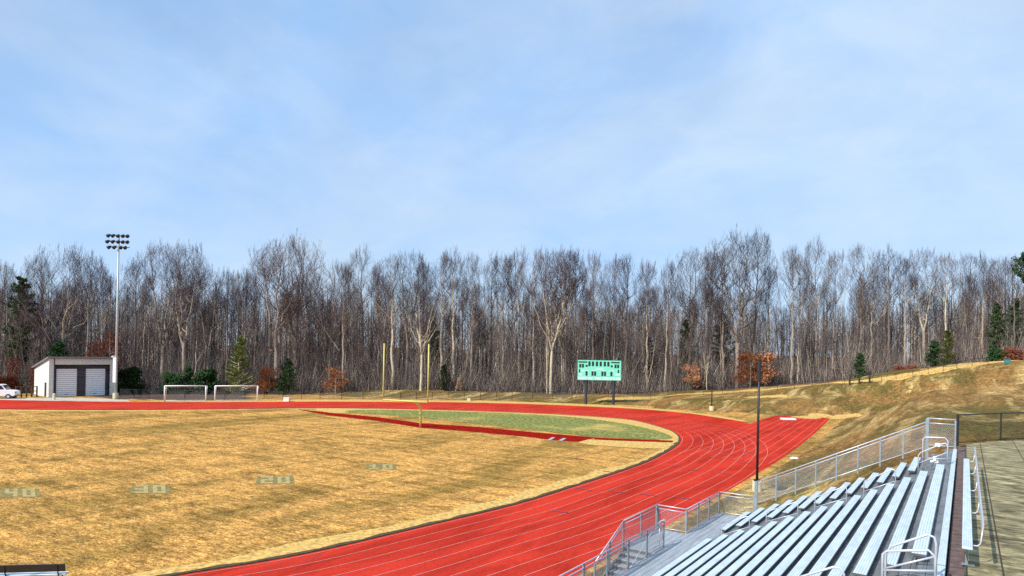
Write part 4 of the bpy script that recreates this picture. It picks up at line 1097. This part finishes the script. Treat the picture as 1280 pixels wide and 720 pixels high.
def tree_px(key, px, topy, dep, label, cat='tree', group=None, wide=1.0):
    hy = Y0+ROLL*(px-640)
    p = atd(px, hy, dep); z = gz(p.x, p.y); H = CH+(hy-topy)*dep/F-z
    s = H/PH[key]
    return put(key, p.x, p.y, z-.1, rt.uniform(0, 6.28), s*wide, label, cat, group, s)
LM = [(0,'left edge'),(60,'garage left wall'),(104,'garage doors'),(145,'floodlight mast'),(231,'left soccer goal'),(295,'right soccer goal'),(358,'white box'),(420,'orange shrub'),(478,'left goal post upright'),(535,'right goal post upright'),(610,'middle of the woods'),(690,'pale forked tree'),(750,'scoreboard'),(830,'rise beside the scoreboard'),(890,'far slim light pole'),(948,'near slim light pole'),(1010,'clearing in the woods'),(1074,'timber posts'),(1125,'red shrub'),(1180,'green cedar on the hill'),(1259,'teal bin'),(1290,'right edge')]
ORD = {}
WORDS = ['first','second','third','fourth','fifth','sixth','seventh','eighth','ninth','tenth','eleventh','twelfth','thirteenth','fourteenth','fifteenth','sixteenth','seventeenth','eighteenth','nineteenth','twentieth']
def zone(px):
    z = LM[0]
    for l in LM:
        if px >= l[0]: z = l
    i = LM.index(z); return z[1], LM[min(i+1, len(LM)-1)][1]
# tall edge trees read off the skyline: (pixel x, skyline y, shape)
FRONT = [(8,330,'bare1'),(50,322,'bare3'),(78,308,'bare6'),(108,318,'bare0'),(128,330,'bare4'),(168,326,'bare1'),(203,306,'bare5'),(233,304,'bare7'),(262,334,'bare3'),(285,338,'bare1'),(305,336,'bare2'),
 (346,302,'bare7'),(370,297,'bare5'),(412,325,'bare6'),(430,332,'bare1'),(454,311,'bare0'),(474,330,'bare4'),(492,318,'bare2'),(508,314,'bare3'),(530,328,'bare1'),(552,316,'bare2'),(568,314,'bare0'),(590,318,'bare3'),
 (612,320,'bare4'),(630,320,'bare1'),(650,314,'bare0'),(668,312,'bare2'),(684,312,'bare3'),(706,311,'bare7'),(722,314,'bare4'),(742,318,'bare1'),(764,322,'bare0'),(783,319,'bare2'),(810,328,'bare1'),(832,326,'bare4'),
 (862,312,'bare3'),(884,312,'bare0'),(905,306,'bare2'),(922,292,'bare5'),(941,290,'bare0'),(962,334,'bare1'),(990,308,'bare2'),(1002,316,'bare4'),(1021,300,'bare0'),(1040,316,'bare1'),(1074,306,'bare2'),(1090,330,'bare3'),(1112,310,'bare0'),
 (1132,322,'bare4'),(1156,310,'bare3'),(1181,318,'bare1'),(1206,317,'bare2'),(1228,317,'bare0'),(1250,322,'bare3'),(1268,322,'bare1')]
for i, (px, ty, key) in enumerate(FRONT):
    a, b = zone(px); ORD[(a, 'f')] = k = ORD.get((a, 'f'), 0)+1
    dep = edge_dep(px)+rt.uniform(1, 7)
    tree_px(key, px, ty+2, dep, f'{WORDS[k-1]} tall bare tree at the wood edge right of the {a}', group='tall bare trees along the wood edge', wide=1.3 if key in ('bare5','bare6','bare7') else rt.uniform(.9, 1.2))
tree_px('pale0', 689, 330, 131, 'pale forked bare tree leaning at the wood edge left of the scoreboard')
tree_px('pale0', 527, 352, 127, 'pale forked bare tree behind the right goal post upright')
tree_px('pine', 30, 345, 117, 'dark green pine standing among bare trees left of the garage')
tree_px('tallpine', 1281, 311, 116, 'tall pine with a dark flat top at the right edge', wide=.8)
tree_px('cedar', 298, 418, 121, 'olive green cedar behind the right soccer goal')
tree_px('darkcedar', 360, 447, 122, 'small dark green conifer right of the soccer goals')
tree_px('cedar', 1184, 412, 127, 'bright green cedar on the hill under the bare trees')
tree_px('darkcedar', 1167, 424, 128, 'dark green conifer touching the bright cedar on the hill')
tree_px('darkcedar', 1075, 440, 137, 'thin green conifer behind the timber posts')
tree_px('orange', 337, 455, 121.5, 'round orange leafed shrub right of the soccer goals', 'shrub')
tree_px('orange', 420, 456, 124, 'round orange leafed shrub between white box and goal post', 'shrub')
tree_px('orange', 938, 436, 139, 'orange leafed tree left half of the pair behind the near light pole')
tree_px('orange', 957, 438, 140, 'orange leafed tree right half of the pair behind the near light pole')
tree_px('orange', 863, 452, 138, 'small orange leafed tree left of the far slim light pole')
tree_px('pale0', 884, 425, 137, 'low pale spreading bare tree just left of the far slim light pole')
for px, ty, d, lb in [(1246,378,126,'dark pine behind bare trees above the teal bin'),(1268,372,124,'dark pine below the flat topped pine at the right edge'),
                      (856,398,150,'dark pine deep in the wood left of the far slim light pole'),(903,390,152,'dark pine deep in the wood between the slim light poles'),(812,420,148,'dark pine deep in the wood right of the scoreboard'),(543,400,140,'dark pine deep in the wood right of the right goal post upright')]:
    tree_px('pine', px, ty, d, lb)
for px, ty, d, k, lb in [(18,440,113,'red','red brown leafed tree left of the garage roof'),(43,452,114,'red','red brown leafed tree touching the garage left wall'),(95,446,116,'tan','tan leafed tree rising behind the garage roof'),(120,418,117,'red','red brown leafed tree behind the garage right half'),(137,405,118,'red','tall red brown tree just left of the floodlight mast'),
                     (74,425,116,'darkcedar','dark conifer rising over the garage roof'),(160,455,116,'shrub','dark evergreen shrub just right of the floodlight mast'),(236,456,120,'darkcedar','green conifer behind the left soccer goal'),(218,462,119,'shrub','evergreen shrub behind the left post of the left soccer goal'),(258,458,120,'shrub','evergreen shrub between the two soccer goals'),
                     (1125,457,131,'redshrub','low red shrub at the foot of trees on the hill'),(1142,456,131,'redshrub','low red shrub touching its twin on the hill, right one'),(1265,434,119,'redshrub','red shrub just left of the right edge'),(1248,432,120,'shrub','dark evergreen shrub directly behind the teal bin'),
                     (556,455,129,'darkcedar','dark conifer right of the goal post'),
                     (574,470,129,'tan','tan shrub right of the goal post'),(5,470,112,'redshrub','red shrub behind the pickup truck')]:
    tree_px(k, px, ty, d, lb, 'shrub' if 'shrub' in lb else 'tree', wide={'red':.5,'tan':.65}.get(k, 1))
# smaller and deeper trees: between the named landmarks
def bulk(n, keys, dmin, dmax, tymin, tymax, word, tagk, seed):
    rr = random.Random(seed); xs = sorted(rr.uniform(-30, 1310) for _ in range(n))
    xs = [(-20+1330*(i+rr.random())/n) for i in range(n)]
    for px in xs:
        a, b = zone(max(px, 0)); ORD[(a, tagk)] = k = ORD.get((a, tagk), 0)+1
        px2 = px
        if 955 < px < 1000 and tagk != 's': ty_add = 25
        else: ty_add = 0
        dep = edge_dep(px2)+rr.uniform(dmin, dmax)
        o = WORDS[k-1] if k <= 20 else 'further'
        tree_px(rr.choice(keys), px2, rr.uniform(tymin, tymax)+ty_add, dep, f'{o} {word} right of the {a}', group=word+'s')
bulk(75, ['small0','small1','small2','small1'], 1, 10, 372, 430, 'slender low bare tree', 's', 5)
bulk(56, ['bare0','bare1','bare2','bare3','bare4','bare8'], 10, 26, 342, 372, 'deeper standing tall bare tree', 'm', 6)
bulk(50, ['bare1','bare4','bare2','small1'], 28, 55, 352, 385, 'backmost bare tree', 'b', 8)

# deep woods: one mass of thin stems and branches
def deep_woods():
    rr = random.Random(9)
    base = []
    for s in range(6):
        T = TB(); r = random.Random(500+s); H = r.uniform(20, 26)
        pts, rs, ds = branch(T, Vector((0,0,-.5)), Vector((0,0,1)), H, .21, r, 6, 4, .05, .04, .15)
        for k in range(22):
            t = r.uniform(.15, .98); i = min(int(t*6), 5); q = pts[i].lerp(pts[i+1], t*6-i); sd = perp(ds[i], r)
            p1, r1, d1 = branch(T, q, (sd*.7+Vector((0,0,.9))).normalized(), r.uniform(2.5, 6)*(1.25-t*.7), rs[i]*.4, r, 3, 3, .1, .2, .3)
            for j in range(2):
                w = perp(d1[1], r); branch(T, p1[r.randint(1,3)], (w*.6+Vector((0,0,.7))).normalized(), r.uniform(1,2.6), .022, r, 2, 3, .1, .25, .4)
        base.append((np.array([tuple(v) for v in T.v]), np.array(T.f if all(len(f) == 4 for f in T.f) else [f for f in T.f if len(f) == 4])))
    V = []; Fs = []; o = 0
    for k in range(2300):
        px = -80+1450*rr.random(); dep = edge_dep(px)+14+150*rr.random()**1.3
        if 950 < px < 1000 and dep < 230 and rr.random() < .6: continue
        hy = Y0+ROLL*(px-640); p = atd(px, hy, dep); z = gz(p.x, p.y)
        v, f = base[k % 6]; a = rr.uniform(0, 6.28); s = rr.uniform(.68, .98)
        c, sn = math.cos(a), math.sin(a)
        w = np.c_[v[:,0]*c-v[:,1]*sn, v[:,0]*sn+v[:,1]*c, v[:,2]]*s+np.array([p.x, p.y, z]); V.append(w); Fs.append(f+o); o += len(w)
    V = np.concatenate(V); Fs = np.concatenate(Fs)
    me = bpy.data.meshes.new('deep_woods'); me.vertices.add(len(V)); me.vertices.foreach_set('co', V.ravel())
    me.loops.add(Fs.size); me.loops.foreach_set('vertex_index', Fs.ravel().astype(np.int32)); me.polygons.add(len(Fs)); me.polygons.foreach_set('loop_start', np.arange(0, Fs.size, 4, dtype=np.int32)); me.polygons.foreach_set('loop_total', np.full(len(Fs), 4, np.int32))
    me.update(calc_edges=True); me.validate(); me.materials.append(M['distant'])
    ob = bpy.data.objects.new('deep_woods', me); col.objects.link(ob)
    tag(ob, 'grey brown mass of bare woods behind the edge trees', 'woods', kind='stuff')
deep_woods()
def thicket():
    rng = np.random.default_rng(4); n = 120000
    px = rng.uniform(-40, 1320, n); dep = np.interp(px, [0,150,300,450,600,750,850,950,1050,1150,1220,1280,1350], [112,118,122,126,129,131,136,142,142,134,127,117,112])+rng.gamma(1.6, 9, n)-.5
    hy = Y0+ROLL*(px-640)
    lat = (px-640)/F*dep
    X = lat*_r0[0]+dep*_fw[0]; Y = lat*_r0[1]+dep*_fw[1]; Z = terrain(X, Y)
    L = rng.gamma(2.2, 1.25, n)+.5; clump = .5+.5*np.sin(px*.09)*np.sin(px*.031+1); L *= .55+.8*clump
    d = np.c_[rng.normal(0,.28,n), rng.normal(0,.28,n), np.ones(n)]; d /= np.linalg.norm(d, axis=1)[:,None]
    base = np.c_[X, Y, Z+rng.uniform(0, 1.2, n)*(rng.random(n) < .5)*L*.6]
    tip = base+d*L[:,None]; u = np.c_[np.full(n, _r0[0]), np.full(n, _r0[1]), np.zeros(n)]; ang = rng.uniform(0, 3.14, n)
    u = np.c_[np.cos(ang), np.sin(ang), np.zeros(n)]; w = rng.uniform(.012, .035, n)[:,None]
    u2 = np.cross(u, [0,0,1])
    V = np.stack([base-u*w, base+u*w, base+u2*w*1.6, tip], 1).reshape(-1, 3)
    i = np.arange(n)*4; Fs = np.concatenate([np.c_[i, i+1, i+3], np.c_[i+1, i+2, i+3], np.c_[i+2, i, i+3]])
    me = bpy.data.meshes.new('undergrowth'); me.from_pydata(V.tolist(), [], Fs.tolist()); me.update(); me.materials.append(M['distant'])
    ob = bpy.data.objects.new('undergrowth', me); col.objects.link(ob); tag(ob, 'tangle of bare brush along the foot of the wood', 'undergrowth', kind='stuff')
    # scattered dry leaves still hanging low in the wood
    n = 5200; px = rng.uniform(-40, 1320, n); k = rng.random(n)
    keep = (k < np.interp(px, [0,150,330,450,750,900,1280], [1,.8,.3,.2,.25,.6,.4])); px = px[keep]; n = len(px)
    cl = rng.integers(0, 60, n); cx = rng.uniform(-40, 1320, 60)
    dep = np.interp(px, [0,300,750,950,1050,1280], [114,123,132,143,143,118])+rng.uniform(0, 22, n); lat = (px-640)/F*dep
    X = lat*_r0[0]+dep*_fw[0]; Y = lat*_r0[1]+dep*_fw[1]; Z = terrain(X, Y)+rng.gamma(2, 2.0, n)+.2
    a = rng.normal(size=(n,3)); a /= np.linalg.norm(a, axis=1)[:,None]; b = np.cross(a, rng.normal(size=(n,3))); b /= np.linalg.norm(b, axis=1)[:,None]
    c = np.c_[X, Y, Z]; s = rng.uniform(.10,.26,n)[:,None]
    V = np.stack([c-a*s, c+b*s*.7, c+a*s, c-b*s*.7], 1).reshape(-1, 3); i = np.arange(n)*4
    me = bpy.data.meshes.new('dry_leaves'); me.from_pydata(V.tolist(), [], np.c_[i, i+1, i+2, i+3].tolist()); me.update(); me.materials.append(M['orange'])
    ob = bpy.data.objects.new('dry_leaves', me); col.objects.link(ob); tag(ob, 'rusty dry leaves clinging to the low branches of the wood', 'leaves', kind='stuff')
thicket()

# ------------------------------------------------------------------ light
SUN_AZ = math.atan2(-.97, -.24)  # direction towards the sun in the ground plane
EL = R(41)
S = Vector((math.cos(SUN_AZ)*math.cos(EL), math.sin(SUN_AZ)*math.cos(EL), math.sin(EL)))
ld = bpy.data.lights.new('sun', 'SUN'); ld.energy = 4.2; ld.angle = R(.6); ld.color = (1,.95,.87)
lo = bpy.data.objects.new('sun', ld); col.objects.link(lo); lo.rotation_euler = S.to_track_quat('Z', 'Y').to_euler()
w = bpy.data.worlds.new('World'); scene.world = w; w.use_nodes = True; nt = w.node_tree; nt.nodes.clear()
out = nt.nodes.new('ShaderNodeOutputWorld'); bg = nt.nodes.new('ShaderNodeBackground'); bg.inputs[1].default_value = .12
sky = nt.nodes.new('ShaderNodeTexSky'); sky.sky_type = 'NISHITA'; sky.sun_disc = False; sky.sun_elevation = EL
sky.sun_rotation = math.pi/2-SUN_AZ; sky.air_density = 1.0; sky.dust_density = .6; sky.ozone_density = 2.2
tc = nt.nodes.new('ShaderNodeTexCoord')
mp = nt.nodes.new('ShaderNodeMapping'); mp.inputs['Scale'].default_value = (1,1,1.9); nt.links.new(tc.outputs['Generated'], mp.inputs[0])
f1 = noise(nt, mp.outputs[0], 1.7, 9, .56, .5)
c1 = ramp(nt, f1, [(.34, (.55,.55,.55)), (.50, (.75,.75,.75)), (.66, (.96,.96,.96))])
f2 = noise(nt, mp.outputs[0], 5.5, 8, .6, .4)
f3 = noise(nt, mp.outputs[0], 1.1, 7, .55, .6)
cl = mix(nt, .5, ramp(nt, f2, [(.34, (2.75,4.5,7.1)), (.66, (4.4,5.5,6.9))]), ramp(nt, f3, [(.40, (2.7,4.4,7.1)), (.60, (4.4,5.5,6.9))]))
c = mix(nt, c1, sky.outputs[0], cl)
nt.links.new(c, bg.inputs[0]); nt.links.new(bg.outputs[0], out.inputs[0])

# ------------------------------------------------------------------ camera
cd = bpy.data.cameras.new('camera'); co = bpy.data.objects.new('camera', cd); col.objects.link(co)
cd.sensor_width = 36; cd.lens = 36*F/1280; cd.clip_end = 9000; cd.clip_start = .1
cd.shift_y = (Y0-360)/1280   # image centre raised: horizon falls below the middle
r3 = Vector(_r); u3 = Vector(_u); b3 = -Vector(_fw)
co.matrix_world = Matrix(((r3.x,u3.x,b3.x,0),(r3.y,u3.y,b3.y,0),(r3.z,u3.z,b3.z,CH),(0,0,0,1)))
scene.camera = co
for o in bpy.data.objects:
    if '_w' in o: del o['_w']
scene.view_settings.view_transform = 'Standard'; scene.view_settings.look = 'None'; scene.view_settings.exposure = .32; scene.view_settings.gamma = 1
scene.render.engine = 'CYCLES'; scene.cycles.max_bounces = 5; scene.cycles.diffuse_bounces = 2; scene.cycles.use_denoising = False
